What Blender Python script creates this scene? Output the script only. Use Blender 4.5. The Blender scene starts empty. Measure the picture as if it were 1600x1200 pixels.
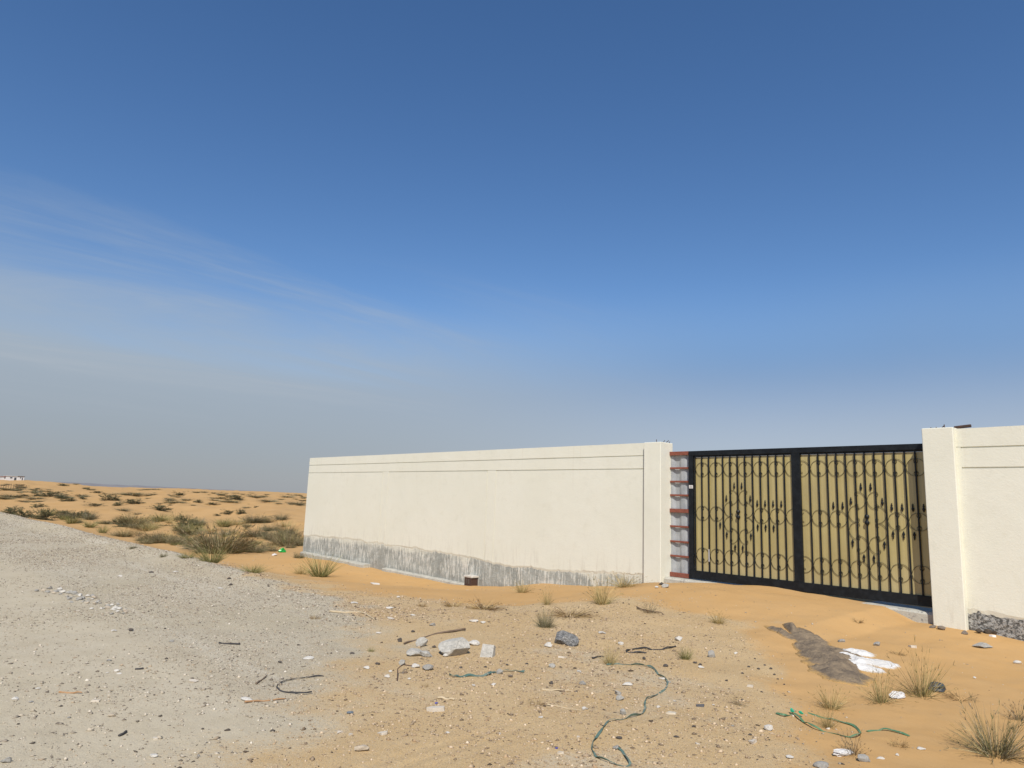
import bpy, bmesh, math, random
import numpy as np
from mathutils import Vector, Matrix

# ------------------------------------------------------------------ camera, sky, sun, exposure
scene = bpy.context.scene
COL = scene.collection
# world axes: X runs along the boundary wall, Y points into the plot, eye 1.55 m above the pillar foot
_f = 1100.0
_p = math.radians(9.45); _r = math.atan(0.0352); _th = math.radians(47.8195)
F = Vector((0, math.cos(_p), math.sin(_p))); R0 = Vector((1, 0, 0)); U0 = R0.cross(F)
R = math.cos(_r)*R0 + math.sin(_r)*U0; U = -math.sin(_r)*R0 + math.cos(_r)*U0
_rot = Matrix.Rotation(_th, 3, 'Z')
R, U, F = _rot @ R, _rot @ U, _rot @ F
cam_data = bpy.data.cameras.new('camera')
cam_data.sensor_width = 36.0; cam_data.lens = 36.0*_f/1600.0
cam_data.clip_start = 0.05; cam_data.clip_end = 20000
cam = bpy.data.objects.new('camera', cam_data); COL.objects.link(cam)
m3 = Matrix((R, U, -F)).transposed()
cam.matrix_world = Matrix.Translation((0, 0, 1.55)) @ m3.to_4x4()
scene.camera = cam

SUN_EL = math.radians(47); SUN_AZ = math.radians(46)      # sun behind the camera, raking the wall
sun_dir = Vector((math.sin(SUN_AZ)*math.cos(SUN_EL), -math.cos(SUN_AZ)*math.cos(SUN_EL), math.sin(SUN_EL)))
sl = bpy.data.lights.new('sun', 'SUN'); sl.energy = 4.6; sl.angle = math.radians(0.53); sl.color = (1.0, 0.955, 0.87)
so = bpy.data.objects.new('sun', sl); COL.objects.link(so)
so.rotation_euler = sun_dir.to_track_quat('Z', 'Y').to_euler()

world = bpy.data.worlds.new('World'); scene.world = world; world.use_nodes = True
wn = world.node_tree; wn.nodes.clear()
def N(t, typ, **kw):
    n = t.nodes.new(typ)
    for k, v in kw.items():
        if k.startswith('i_'):
            key = k[2:]
            key = int(key) if key.isdigit() else key.replace('_', ' ')
            n.inputs[key].default_value = v
        else: setattr(n, k, v)
    return n
def math_n(t, op, a, b=None, c=None, clamp=False):
    n = t.nodes.new('ShaderNodeMath'); n.operation = op; n.use_clamp = clamp
    for i, v in enumerate((a, b, c)):
        if v is None: continue
        if isinstance(v, (int, float)): n.inputs[i].default_value = v
        else: t.links.new(v, n.inputs[i])
    return n.outputs[0]
def mrange(t, v, a, b, c=0.0, d=1.0, smooth=True):
    n = t.nodes.new('ShaderNodeMapRange'); n.interpolation_type = 'SMOOTHSTEP' if smooth else 'LINEAR'
    for i, q in ((1, a), (2, b), (3, c), (4, d)):
        if isinstance(q, (int, float)): n.inputs[i].default_value = q
        else: t.links.new(q, n.inputs[i])
    t.links.new(v, n.inputs[0]); return n.outputs[0]
def mixc(t, fac, a, b, blend='MIX'):
    n = t.nodes.new('ShaderNodeMix'); n.data_type = 'RGBA'; n.blend_type = blend; n.clamp_factor = True
    for i, v in ((0, fac), (6, a), (7, b)):
        if isinstance(v, (int, float)): n.inputs[i].default_value = v
        elif isinstance(v, (tuple, list)): n.inputs[i].default_value = (*v[:3], 1.0)
        else: t.links.new(v, n.inputs[i])
    return n.outputs[2]
SKY_STRENGTH = 0.1
sky = N(wn, 'ShaderNodeTexSky', sky_type='NISHITA', sun_disc=False)
sky.sun_elevation = SUN_EL; sky.sun_rotation = math.pi - SUN_AZ
sky.altitude = 100; sky.air_density = 1.0; sky.dust_density = 0.5; sky.ozone_density = 2.6
tc = N(wn, 'ShaderNodeTexCoord'); sep = N(wn, 'ShaderNodeSeparateXYZ'); wn.links.new(tc.outputs['Generated'], sep.inputs[0])
dx, dy, dz = sep.outputs
den = math_n(wn, 'MAXIMUM', dz, 0.0); den = math_n(wn, 'ADD', den, 0.07)
px = math_n(wn, 'DIVIDE', dx, den); py = math_n(wn, 'DIVIDE', dy, den)
comb = N(wn, 'ShaderNodeCombineXYZ'); wn.links.new(px, comb.inputs[0]); wn.links.new(py, comb.inputs[1])
mp = N(wn, 'ShaderNodeMapping'); mp.inputs['Rotation'].default_value = (0, 0, math.radians(-32)); mp.inputs['Scale'].default_value = (.55, .16, 1)
wn.links.new(comb.outputs[0], mp.inputs[0])
nz = N(wn, 'ShaderNodeTexNoise', i_Scale=2.3, i_Detail=9.0, i_Roughness=.62, i_Distortion=.8); wn.links.new(mp.outputs[0], nz.inputs['Vector'])
nlow = N(wn, 'ShaderNodeTexNoise', i_Scale=2.6, i_Detail=2.0); wn.links.new(tc.outputs['Generated'], nlow.inputs['Vector'])
# desert dust layer, thicker under the cirrus bank that lies off the far end of the wall
bank = mrange(wn, math_n(wn, 'MULTIPLY', dx, -1.0), .45, 1.0)
top = math_n(wn, 'MULTIPLY_ADD', bank, .015, .31)
top = math_n(wn, 'ADD', top, math_n(wn, 'MULTIPLY_ADD', nlow.outputs[0], .10, -.05))
top = math_n(wn, 'ADD', top, math_n(wn, 'MULTIPLY', math_n(wn, 'MULTIPLY_ADD', nz.outputs[0], .26, -.13), bank))
veil = mrange(wn, dz, top, math_n(wn, 'MULTIPLY', top, math_n(wn, 'MULTIPLY_ADD', bank, -.12, .5)))
wisp = mrange(wn, nz.outputs[0], .46, .74)
band = math_n(wn, 'MULTIPLY', math_n(wn, 'MULTIPLY', mrange(wn, dz, .36, .22), mrange(wn, dz, .07, .16)), math_n(wn, 'MULTIPLY_ADD', bank, .85, .06))
wisp = math_n(wn, 'MULTIPLY', wisp, band)
sat = N(wn, 'ShaderNodeHueSaturation', i_Saturation=1.22, i_Value=1.12); wn.links.new(sky.outputs[0], sat.inputs['Color'])
skyv = mixc(wn, 1.0, sat.outputs[0], (1.14, 1.03, 1.06), 'MULTIPLY')
c_right = mixc(wn, mrange(wn, dz, .07, .22), (4.0, 4.65, 5.6), (1.9, 3.2, 5.4))
c_bank = mixc(wn, mrange(wn, dz, 0.0, .20), (2.9, 3.2, 3.6), (3.75, 4.35, 4.95))
c_haze = mixc(wn, bank, c_right, c_bank)
c1 = mixc(wn, math_n(wn, 'MULTIPLY', veil, .9), skyv, c_haze)
c2 = mixc(wn, math_n(wn, 'MULTIPLY', wisp, .34), c1, (4.7, 5.1, 5.6))
bg = N(wn, 'ShaderNodeBackground', i_Strength=SKY_STRENGTH); wn.links.new(c2, bg.inputs[0])
wo = N(wn, 'ShaderNodeOutputWorld'); wn.links.new(bg.outputs[0], wo.inputs[0])

scene.render.engine = 'CYCLES'
vs = scene.view_settings
vs.view_transform = 'Standard'; vs.look = 'None'; vs.gamma = 1.0; vs.use_curve_mapping = False
vs.exposure = 0.02

# ------------------------------------------------------------------ terrain shape (metres)
def _hash(ix, iy, seed):
    n = (ix.astype(np.int64)*374761393 + iy.astype(np.int64)*668265263 + seed*1442695041) & 0x7fffffff
    n = ((n ^ (n >> 13))*1274126177) & 0x7fffffff
    n = (n ^ (n >> 16)) & 0xffffff
    return n/float(0xffffff)
def vnoise(x, y, seed=0):
    x = np.asarray(x, float); y = np.asarray(y, float)
    ix = np.floor(x).astype(np.int64); iy = np.floor(y).astype(np.int64)
    fx = x-ix; fy = y-iy
    u = fx*fx*fx*(fx*(fx*6-15)+10); v = fy*fy*fy*(fy*(fy*6-15)+10)
    a = _hash(ix, iy, seed); b = _hash(ix+1, iy, seed); c = _hash(ix, iy+1, seed); d = _hash(ix+1, iy+1, seed)
    return (a*(1-u)+b*u)*(1-v)+(c*(1-u)+d*u)*v
def fbm(x, y, seed=0, octv=4):
    s = 0; a = .5; t = 0
    for i in range(octv):
        s = s+a*vnoise(x+i*17.3, y-i*9.1, seed+i*7); t += a; a *= .5; x = x*2.03; y = y*2.03
    return s/t-.5
def sstep(a, b, x):
    t = np.clip((x-a)/(b-a), 0, 1)
    return t*t*(3-2*t)
GX = [-80,-24,-23.5,-20.8,-17.8,-15.4,-14,-12.8,-11.5,-10.8,-9.9,-9.0,-8.4,-7.9,-7.4,-6.4,-5.3,-4.4,-3.95,-3.5,-3.0,-2.6,-1,8]
GZ = [-.62,-.62,-.60,-.58,-.60,-.64,-.58,-.49,-.33,-.24,-.155,-.08,.0,.13,.195,.215,.165,.125,-.03,-.02,-.03,-.07,-.15,-.2]
def gravel_mask(x, y):
    """1 on the crushed stone track, 0 on the drifted sand"""
    edge = np.interp(x, [-60,-16,-10.8,-8,-6.5,-5,-3.5,-2,0,6], [5.75,5.65,5.6,5.2,3.9,2.5,1.2,.4,-.5,-2])
    soft = np.interp(x, [-20,-10,-7,-4], [.5,1.0,2.6,4.2])
    e = edge + 1.0*fbm(x*.55, y*.55, 31, 4)*np.minimum(soft, 1.3) + .5*fbm(x*2.3, y*2.3, 32, 3)
    m = 1-sstep(-soft*.5, soft*.5, y-e)
    # gravel washed over the sand in patches in front of the gate
    p = sstep(.06, .25, fbm(x*.42+3, y*.6, 33, 4))*tan_mask(x, y)
    return np.clip(m+.40*p*(1-m), 0, 1)
def tan_mask(x, y):
    """1 where fine pebbles lie mixed into the sand"""
    e = np.interp(x, [-60,-24,-14,-11,-9,-7,-5,-3.5,-2.6,-1.5,0,6], [6.2,6.2,6.4,6.6,7.3,8.9,8.9,6.6,5.3,4.2,3.0,2.0])
    e = e+1.5*fbm(x*.5, y*.5, 41, 4)+.6*fbm(x*1.9, y*1.9, 42, 3)
    return 1-sstep(-.9, .7, y-e)
def height(x, y):
    x = np.asarray(x, float); y = np.asarray(y, float)
    d = np.hypot(x, y)
    g = np.interp(x, GX, GZ)
    L = np.interp(x, [-19,-11], [3.6,6.3])
    z = g*sstep(0, 1, (y-5.35)/L)
    # sheet of sand blown up in front of the gate
    z += .06*np.exp(-((x+5.6)/1.9)**2-((y-10.6)/1.1)**2)
    z += .10*np.exp(-((x+9.2)/2.2)**2-((y-10.4)/1.0)**2)*(.6+.8*vnoise(x*.9, y*.9, 4))
    gm = gravel_mask(x, y)
    near = sstep(200, 20, d)
    z += near*(1-gm)*(.10*fbm(x*.55, y*.55, 5, 3)+.035*fbm(x*2.1, y*2.1, 6, 3)) * sstep(5.0, 6.5, y+.4*np.clip(x+8, 0, 6))
    z += near*(.012*fbm(x*3.1, y*3.1, 7, 3)+.03*fbm(x*.8, y*.8, 8, 2)*gm)
    # berm of graded stone along the far part of the track
    z += .12*np.exp(-((y-5.35)/.45)**2)*sstep(-10, -13, x)*(.4+1.1*vnoise(x*.35, y*.5, 9))*near
    # tyre ruts crossing the foreground
    dx, dy = -.208, .978
    px, py = x+3.72, y-2.75
    a = px*dx+py*dy; b = -px*dy+py*dx
    b = b+.12*np.sin(a*.9)
    rut = np.exp(-(b/.22)**2)*sstep(-1.6, -.9, a)*sstep(1.3, .6, a)
    z += rut*(.004*np.sin(b*46+2*fbm(a*2, b*2, 44, 2))-.008)
    # dunes
    md = np.maximum(sstep(6.2, 12, y)*sstep(-22.5, -33, x), sstep(13.5, 24, y))
    A = np.interp(d, [20, 45, 100, 250, 600, 3000], [.5, 1.5, 2.7, 3.4, 4.2, 3.0])
    w = np.interp(d, [20, 80, 300], [0, .55, 1])
    f1 = fbm(x*.085+.4*y*.085, y*.16, 11, 4)
    r1 = 1-2*np.abs(vnoise(x*.05+.5*y*.05, y*.085, 12)-.5)
    f2 = fbm(x*.013+5, y*.02, 13, 3)
    du = (1-w)*f1*1.0+w*(f2*1.1+.25*f1)+.32*(r1-.55)*(1-.5*w)
    z += md*A*du
    z += md*np.clip((d-55)/345, 0, 1)*1.45
    az = np.arctan2(y, -x)
    z += md*sstep(120, 320, d)*sstep(.30, .05, az)*1.6
    z += md*(.14*fbm(x*.8, y*.8, 14, 3))*sstep(160, 40, d)
    z -= sstep(700, 2200, d)*4.0
    return z
def worn_mask(x, y):
    """wheel-polished middle of the track"""
    e = 2.35+.5*fbm(x*.4, y*.8, 45, 3)
    return sstep(.45, -.35, y-e)*sstep(-1.5, -4.5, x)*(.75+.5*fbm(x*.25, y*2.2, 46, 3))

# ------------------------------------------------------------------ where the small things lie: x, y in metres, sizes in metres
STONES = [
    (-5.861, 4.68, 0.376, 0.62, 0.75, 'concrete', 'big broken concrete chunk beside the square slab on the sand'),
    (-5.592, 4.877, 0.1927, 0.75, 0.35, 'slab', 'square grey concrete slab piece leaning next to the biggest chunk'),
    (-5.537, 5.939, 0.3092, 0.6, 0.6, 'darkconcrete', 'dark gravelly triangular concrete chunk below the grey dead tuft'),
    (-5.543, 5.685, 0.1032, 0.6, 0.8, 'white', 'white stone touching the left foot of the dark triangular chunk'),
    (-6.07, 5.087, 0.1236, 0.5, 0.8, 'white', 'white lump between the biggest concrete chunk and the square slab'),
    (-6.361, 4.617, 0.1491, 0.8, 0.8, 'concrete', 'upright grey chunk at the back of the rubble left of the big chunk'),
    (-6.063, 4.312, 0.179, 0.45, 0.8, 'concrete', 'long low grey chunk in front of the fallen branch'),
    (-5.947, 4.37, 0.1397, 0.5, 0.8, 'concrete', 'pale grey chunk just left of the biggest concrete chunk'),
    (-5.498, 4.069, 0.1233, 0.5, 0.8, 'grey', 'smooth blue grey stone in front of the concrete rubble'),
    (-5.629, 4.025, 0.0949, 0.5, 0.8, 'white', 'whitish stone next to the smooth blue grey stone'),
    (-5.783, 3.98, 0.0781, 0.8, 0.8, 'concrete', 'leftmost pale chunk of the rubble by the bent wire'),
    (-5.833, 4.521, 0.0573, 0.7, 0.8, 'white', 'small white stone at the front foot of the biggest chunk'),
    (-4.988, 4.503, 0.0811, 0.7, 0.8, 'concrete', 'pale stone lying on the short green strap'),
    (-5.661, 6.711, 0.0985, 0.4, 0.8, 'white', 'flat white chip above the yellow tuft on the green strap'),
    (-5.18, 6.46, 0.0639, 0.6, 0.8, 'white', 'small white stone left of the black hose'),
    (-4.934, 7.214, 0.1035, 0.6, 0.8, 'white', 'white topped stone behind the black hose'),
    (-4.255, 6.822, 0.0939, 1.1, 0.9, 'grey', 'upright grey stone right of the small green tuft'),
    (-4.071, 5.17, 0.1061, 0.3, 0.6, 'white', 'long flat white stone inside the curve of the green strap'),
    (-3.905, 4.842, 0.0634, 0.7, 0.9, 'concrete', 'rear one of two round grey stones inside the green strap'),
    (-3.788, 4.73, 0.077, 0.6, 0.9, 'concrete', 'front one of two round grey stones inside the green strap'),
    (-3.781, 4.292, 0.0487, 0.7, 0.8, 'white', 'small white stone at the end of the thin pale twig'),
    (-3.51, 4.415, 0.0524, 1.0, 0.8, 'concrete', 'upright pale stone above the bend of the green strap'),
    (-3.07, 3.793, 0.0491, 0.7, 0.8, 'concrete', 'pale stone where the green strap loops back'),
    (-3.47, 4.796, 0.0347, 0.8, 0.8, 'white', 'small white stone beside the pale tile strip'),
    (-3.307, 4.74, 0.1157, 0.14, 0.4, 'tilepale', 'pale tile strip lying flat in the gravelly sand'),
    (-3.291, 5.112, 0.0906, 0.15, 0.6, 'tiledark', 'dark grey tile piece lying on the sand'),
    (-3.374, 6.019, 0.062, 0.35, 0.9, 'shard', 'cream triangular shard alone on the sand'),
    (-2.583, 4.628, 0.1026, 0.22, 0.5, 'shard', 'pale broken shard at the bottom edge left of the green rope'),
    (-2.685, 5.028, 0.0641, 0.75, 0.8, 'white', 'round white stone left below the knotted green rope'),
    (-2.112, 4.598, 0.1025, 0.4, 0.7, 'grey', 'grey cobble at the bottom edge under the green rope'),
    (-1.971, 4.898, 0.1007, 0.55, 0.7, 'grey', 'rounded grey stone beside the twiggy dead plant at the bottom'),
    (-1.926, 5.024, 0.057, 0.25, 0.5, 'white', 'thin white chip right of the rounded grey stone'),
    (-2.313, 4.59, 0.0692, 0.3, 0.6, 'white', 'flat white chip near the bottom left of the grey cobble'),
    (-2.305, 10.08, 0.0956, 0.5, 0.8, 'white', 'white stone on bare sand at the right edge'),
    (-3.478, 9.141, 0.091, 0.7, 0.8, 'grey', 'small grey stone on the sand behind the white powder'),
    (-3.805, 8.944, 0.0999, 0.45, 0.8, 'grey', 'small grey stone behind the dark shadow smear'),
    (-2.939, 11.696, 0.1138, 0.25, 0.6, 'tilewhite', 'bright white tile piece under the right hand wall'),
    (-2.782, 10.601, 0.2718, 0.25, 0.6, 'grey', 'flat pebbly grey slab on the sand under the right hand wall'),
    (-3.581, 11.411, 0.1263, 0.45, 0.7, 'brownrock', 'left one of the brown flat stones at the foot of the gate pillar'),
    (-3.461, 11.386, 0.1428, 0.45, 0.7, 'brownrock', 'right one of the brown flat stones at the foot of the gate pillar'),
    (-3.176, 11.365, 0.1046, 0.6, 0.8, 'brownrock', 'dark stone at the corner of pillar and right hand wall'),
    (-3.112, 11.755, 0.098, 0.8, 0.8, 'darkclod', 'left dark clod in the heap under the right hand wall'),
    (-3.038, 11.857, 0.116, 0.7, 0.8, 'darkclod', 'middle dark clod in the heap under the right hand wall'),
    (-2.971, 11.895, 0.089, 0.7, 0.8, 'darkclod', 'right dark clod in the heap under the right hand wall'),
    (-3.219, 9.51, 0.0992, 0.3, 0.8, 'shard', 'pale chip behind the tallest tuft'),
    (-7.098, 10.021, 0.1583, 0.5, 0.8, 'concrete', 'broken concrete lump at the foot of the left gate pillar'),
    (-7.352, 10.233, 0.0977, 0.6, 0.8, 'dark', 'black lump at the foot of the left gate pillar'),
    (-7.177, 9.866, 0.0841, 0.5, 0.8, 'white', 'white plaster crumb at the foot of the left gate pillar'),
    (-4.618, 5.153, 0.0475, 0.7, 0.8, 'white', '*small white stone chip below the short green strap'),
    (-4.028, 5.627, 0.07, 0.3, 0.6, 'white', '*small white stone chip around the long green strap'),
    (-4.173, 7.152, 0.0411, 0.7, 0.8, 'white', '*small white stone chip in the pebbly sand below the gate'),
    (-3.612, 6.019, 0.029, 0.7, 0.8, 'dark', '*small dark pebble in the pebbly sand below the gate'),
    (-3.632, 6.88, 0.038, 0.6, 0.8, 'dark', '*small dark pebble in the pebbly sand below the gate'),
    (-3.681, 6.419, 0.0304, 0.6, 0.8, 'dark', '*small dark pebble in the pebbly sand below the gate'),
    (-3.699, 6.753, 0.0315, 0.6, 0.8, 'dark', '*small dark pebble in the pebbly sand below the gate'),
    (-3.741, 6.958, 0.0258, 0.6, 0.8, 'dark', '*small dark pebble in the pebbly sand below the gate'),
    (-3.797, 6.745, 0.0318, 0.6, 0.8, 'dark', '*small dark pebble in the pebbly sand below the gate'),
    (-3.514, 6.716, 0.0307, 0.6, 0.8, 'dark', '*small dark pebble in the pebbly sand below the gate'),
    (-3.425, 6.605, 0.0241, 0.6, 0.8, 'dark', '*small dark pebble in the pebbly sand below the gate'),
    (-3.965, 7.177, 0.0269, 0.6, 0.8, 'dark', '*small dark pebble in the pebbly sand below the gate'),
    (-3.258, 6.398, 0.0231, 0.6, 0.8, 'dark', '*small dark pebble in the pebbly sand below the gate'),
    (-3.238, 5.957, 0.022, 0.6, 0.8, 'dark', '*small dark pebble in the pebbly sand below the gate'),
    (-3.197, 5.567, 0.0262, 0.6, 0.8, 'dark', '*small dark pebble in the pebbly sand below the gate'),
    (-4.184, 6.392, 0.0448, 0.5, 0.8, 'dark', '*small dark pebble around the long green strap'),
    (-4.11, 6.369, 0.0444, 0.5, 0.8, 'dark', '*small dark pebble around the long green strap'),
    (-4.035, 6.275, 0.0685, 0.4, 0.8, 'white', '*small white stone chip around the long green strap'),
    (-4.591, 6.107, 0.0455, 0.8, 0.8, 'dark', '*small dark pebble around the long green strap'),
    (-4.271, 6.018, 0.0561, 0.6, 0.8, 'dark', '*small dark pebble around the long green strap'),
    (-8.774, 2.412, 0.0635, 0.6, 0.8, 'dark', 'dark stone on the grey track beside a cream stone'),
    (-8.835, 2.262, 0.063, 0.5, 0.8, 'white', 'cream stone on the grey track beside a dark stone'),
    (-7.345, 1.873, 0.052, 0.4, 0.8, 'grey', 'small grey stone on the grey track above the white chips'),
    (-6.902, 1.829, 0.0491, 0.45, 0.8, 'white', 'larger chip of the white group on the grey track'),
    (-6.881, 1.751, 0.0324, 0.3, 0.8, 'white', '*small white stone chip at the far left of the track'),
    (-6.801, 1.82, 0.0485, 0.25, 0.8, 'white', '*small white stone chip at the far left of the track'),
    (-6.25, 2.241, 0.0896, 0.18, 0.6, 'shard', 'thin white shard on the grey track left of the brown stick'),
    (-7.892, 2.569, 0.0591, 0.6, 0.8, 'grey', 'grey stone on the track left of the black rod'),
    (-4.722, 2.82, 0.0506, 0.5, 0.8, 'bluestone', 'dark blue grey pebble alone on the tan track'),
    (-4.025, 2.503, 0.0948, 0.45, 0.7, 'tanrock', 'tan stone near the bottom beside the tyre marks'),
    (-5.034, 0.819, 0.0721, 0.5, 0.7, 'concrete', 'pale grey stone in the bottom left corner region of the track'),
    (-6.648, 1.223, 0.0492, 0.3, 0.7, 'white', 'white chip among litter at the left of the track'),
    (-5.827, 3.621, 0.0757, 0.4, 0.7, 'white', 'white stone at the edge of track and sand left of the rubble'),
    (-6.491, 3.383, 0.104, 0.25, 0.7, 'white', 'flat white stone on the track behind the bent black strip'),
    (-5.466, 2.375, 0.1111, 0.22, 0.6, 'white', 'white sliver above the thin brown stick'),
    (-4.393, 2.552, 0.0634, 0.25, 0.7, 'shard', '*small flat pale flake by the tyre marks'),
    (-4.322, 2.593, 0.0462, 0.25, 0.7, 'shard', '*small flat pale flake by the tyre marks'),
    (-4.21, 2.771, 0.0678, 0.25, 0.7, 'shard', 'flat pale shard near the tyre marks'),
    (-4.426, 3.365, 0.1516, 0.22, 0.5, 'shard', 'long white flat piece below the cream stick'),
    (-5.475, 3.614, 0.0558, 0.5, 0.8, 'white', 'white stone right of the bent black strip'),
    (-5.611, 3.734, 0.0345, 0.6, 0.8, 'white', '*small white stone chip near the concrete rubble'),
    (-5.3, 3.729, 0.0387, 0.5, 0.8, 'white', '*small white stone chip near the concrete rubble'),
    (-9.432, 5.582, 0.1221, 0.3, 0.7, 'white', 'white chip on sand below the grey wall base'),
    (-15.779, 9.886, 0.2739, 0.2, 0.6, 'white', 'thin white fragments on the sand in front of the wall ledge'),
    (-8.775, 5.766, 0.1179, 0.3, 0.7, 'white', '*small white stone chip near the concrete rubble'),
    (-9.839, 6.622, 0.072, 0.5, 0.8, 'white', '*small white stone chip near the concrete rubble'),
    (-8.083, 5.682, 0.077, 0.3, 0.8, 'white', '*small white stone chip near the concrete rubble'),
    (-7.947, 5.242, 0.1067, 0.25, 0.7, 'shard', '*small flat pale flake near the concrete rubble'),
    (-7.228, 4.623, 0.0736, 0.3, 0.7, 'white', '*small white stone chip near the concrete rubble'),
    (-7.298, 5.435, 0.0947, 0.5, 0.7, 'grey', 'grey stone by the branch tip'),
    (-7.172, 5.984, 0.1302, 0.3, 0.6, 'white', 'white fragments beside the ruddy dead stems'),
    (-7.017, 6.012, 0.0805, 0.4, 0.6, 'white', '*small white stone chip below the short green strap'),
    (-6.684, 4.541, 0.0556, 1.0, 0.8, 'dark', 'black lump left of the fallen branch'),
    (-7.074, 4.995, 0.0598, 0.5, 0.8, 'dark', '*small dark pebble near the concrete rubble'),
    (-6.241, 4.679, 0.0539, 0.6, 0.8, 'dark', '*small dark pebble near the concrete rubble'),
    (-5.497, 3.795, 0.0285, 1.1, 0.9, 'brownrock', 'small upright brown stub below the bent wire'),
    (-4.836, 4.491, 0.0455, 0.6, 0.8, 'brownrock', 'reddish brown bit below the short green strap'),
    (-4.512, 4.679, 0.0223, 0.6, 0.8, 'dark', '*small dark pebble below the short green strap'),
    (-5.115, 4.953, 0.0369, 0.5, 0.8, 'dark', '*small dark pebble below the short green strap'),
    (-5.263, 4.555, 0.0361, 0.5, 0.8, 'dark', '*small dark pebble below the short green strap'),
    (-5.182, 4.765, 0.0365, 0.5, 0.8, 'dark', '*small dark pebble below the short green strap'),
    (-5.378, 4.355, 0.0358, 0.5, 0.8, 'dark', '*small dark pebble below the short green strap'),
    (-4.46, 4.618, 0.0441, 0.5, 0.8, 'dark', '*small dark pebble below the short green strap'),
    (-4.169, 4.616, 0.0319, 0.5, 0.8, 'dark', '*small dark pebble below the short green strap'),
    (-4.823, 4.053, 0.0325, 0.5, 0.8, 'white', '*small white stone chip below the short green strap'),
    (-4.743, 4.207, 0.0491, 0.5, 0.8, 'white', '*small white stone chip below the short green strap'),
    (-4.903, 5.08, 0.073, 0.6, 0.8, 'concrete', 'rough pale stone right of the short green strap'),
    (-5.108, 5.437, 0.103, 0.15, 0.6, 'shard', 'thin tan flake below the dark triangular chunk'),
    (-4.303, 4.845, 0.0666, 0.6, 0.8, 'grey', 'grey stone right of the pale stick'),
    (-3.931, 5.597, 0.046, 0.4, 0.8, 'grey', '*small grey pebble around the long green strap'),
    (-3.504, 5.067, 0.0309, 0.5, 0.8, 'white', '*small white stone chip around the long green strap'),
    (-2.868, 4.856, 0.0276, 0.5, 0.8, 'grey', '*small grey pebble in the pebbly sand below the gate'),
    (-2.689, 4.775, 0.031, 0.5, 0.8, 'dark', '*small dark pebble in the pebbly sand below the gate'),
    (-3.234, 5.196, 0.0252, 0.5, 0.8, 'white', '*small white stone chip in the pebbly sand below the gate'),
    (-2.997, 4.564, 0.0361, 0.5, 0.8, 'dark', '*small dark pebble around the long green strap'),
    (-2.951, 4.281, 0.0431, 0.3, 0.8, 'dark', '*small dark pebble around the long green strap'),
    (-3.171, 3.943, 0.0468, 0.4, 0.8, 'dark', '*small dark pebble around the long green strap'),
    (-3.245, 3.455, 0.0561, 0.3, 0.7, 'shard', '*small flat pale flake below the short green strap'),
    (-3.364, 3.753, 0.0384, 0.3, 0.7, 'shard', '*small flat pale flake below the short green strap'),
    (-2.783, 4.274, 0.0336, 0.2, 0.6, 'shard', '*small flat pale flake around the long green strap'),
    (-1.822, 5.443, 0.0639, 0.3, 0.6, 'white', 'white chip on the sand left of the big bottom right tuft'),
    (-1.878, 5.17, 0.0248, 0.7, 0.8, 'white', '*small white stone chip on the bare sand at the right'),
    (-2.32, 8.51, 0.0321, 0.7, 0.8, 'white', '*small white stone chip on the bare sand at the right'),
    (-3.989, 3.145, 0.0345, 0.3, 0.8, 'white', '*small white stone chip by the tyre marks'),
    (-3.781, 3.422, 0.026, 0.4, 0.8, 'white', '*small white stone chip below the short green strap'),
    (-3.828, 3.865, 0.0371, 0.4, 0.8, 'white', '*small white stone chip below the short green strap'),
    (-5.744, 1.259, 0.0304, 0.4, 0.8, 'grey', '*small grey pebble at the far left of the track'),
    (-6.395, 1.045, 0.0558, 0.4, 0.8, 'white', '*small white stone chip at the far left of the track'),
    (-6.261, 1.116, 0.0368, 0.4, 0.8, 'grey', '*small grey pebble at the far left of the track'),
    (-6.049, 1.264, 0.0273, 0.5, 0.8, 'dark', '*small dark pebble at the far left of the track'),
    (-6.04, 1.484, 0.0655, 0.25, 0.6, 'shard', '*small flat pale flake at the far left of the track'),
    (-5.625, 1.493, 0.0529, 0.5, 0.8, 'tanrock', 'small tan stone on the grey track near the bottom left'),
    (-4.668, 1.49, 0.0565, 0.35, 0.7, 'white', 'white stone near the bottom of the grey track'),
    (-4.973, 1.587, 0.0443, 0.25, 0.7, 'shard', '*small flat pale flake at the far left of the track'),
    (-4.513, 1.692, 0.0265, 0.5, 0.8, 'grey', '*small grey pebble on the track left of centre'),
    (-4.977, 1.878, 0.0252, 0.5, 0.8, 'dark', '*small dark pebble on the track left of centre'),
    (-4.681, 2.219, 0.0421, 0.4, 0.7, 'dark', 'dark fragment lying on the tan track'),
    (-6.499, 3.098, 0.0417, 0.5, 0.8, 'dark', '*small dark pebble on the track left of centre'),
    (-6.45, 3.828, 0.0509, 0.4, 0.8, 'dark', '*small dark pebble near the concrete rubble'),
    (-5.928, 3.798, 0.054, 0.4, 0.8, 'dark', '*small dark pebble near the concrete rubble'),
    (-12.511, 4.911, 0.0773, 0.5, 0.8, 'dark', '*small dark pebble on the track left of centre'),
    (-14.413, 4.635, 0.1092, 0.3, 0.7, 'white', '*small white stone chip on the track left of centre'),
    (-14.126, 3.611, 0.0906, 0.4, 0.7, 'white', '*small white stone chip at the far left of the track'),
    (-11.979, 4.734, 0.0741, 0.6, 0.8, 'dark', '*small dark pebble on the track left of centre'),
    (-11.806, 4.515, 0.1033, 0.25, 0.7, 'white', '*small white stone chip on the track left of centre'),
    (-14.479, 4.214, 0.0954, 0.4, 0.8, 'dark', '*small dark pebble at the far left of the track'),
    (-11.54, 2.649, 0.0872, 0.55, 0.8, 'tanrock', 'RUBBLE'),
    (-12.602, 2.125, 0.0744, 0.55, 0.8, 'grey', 'RUBBLE'),
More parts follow.
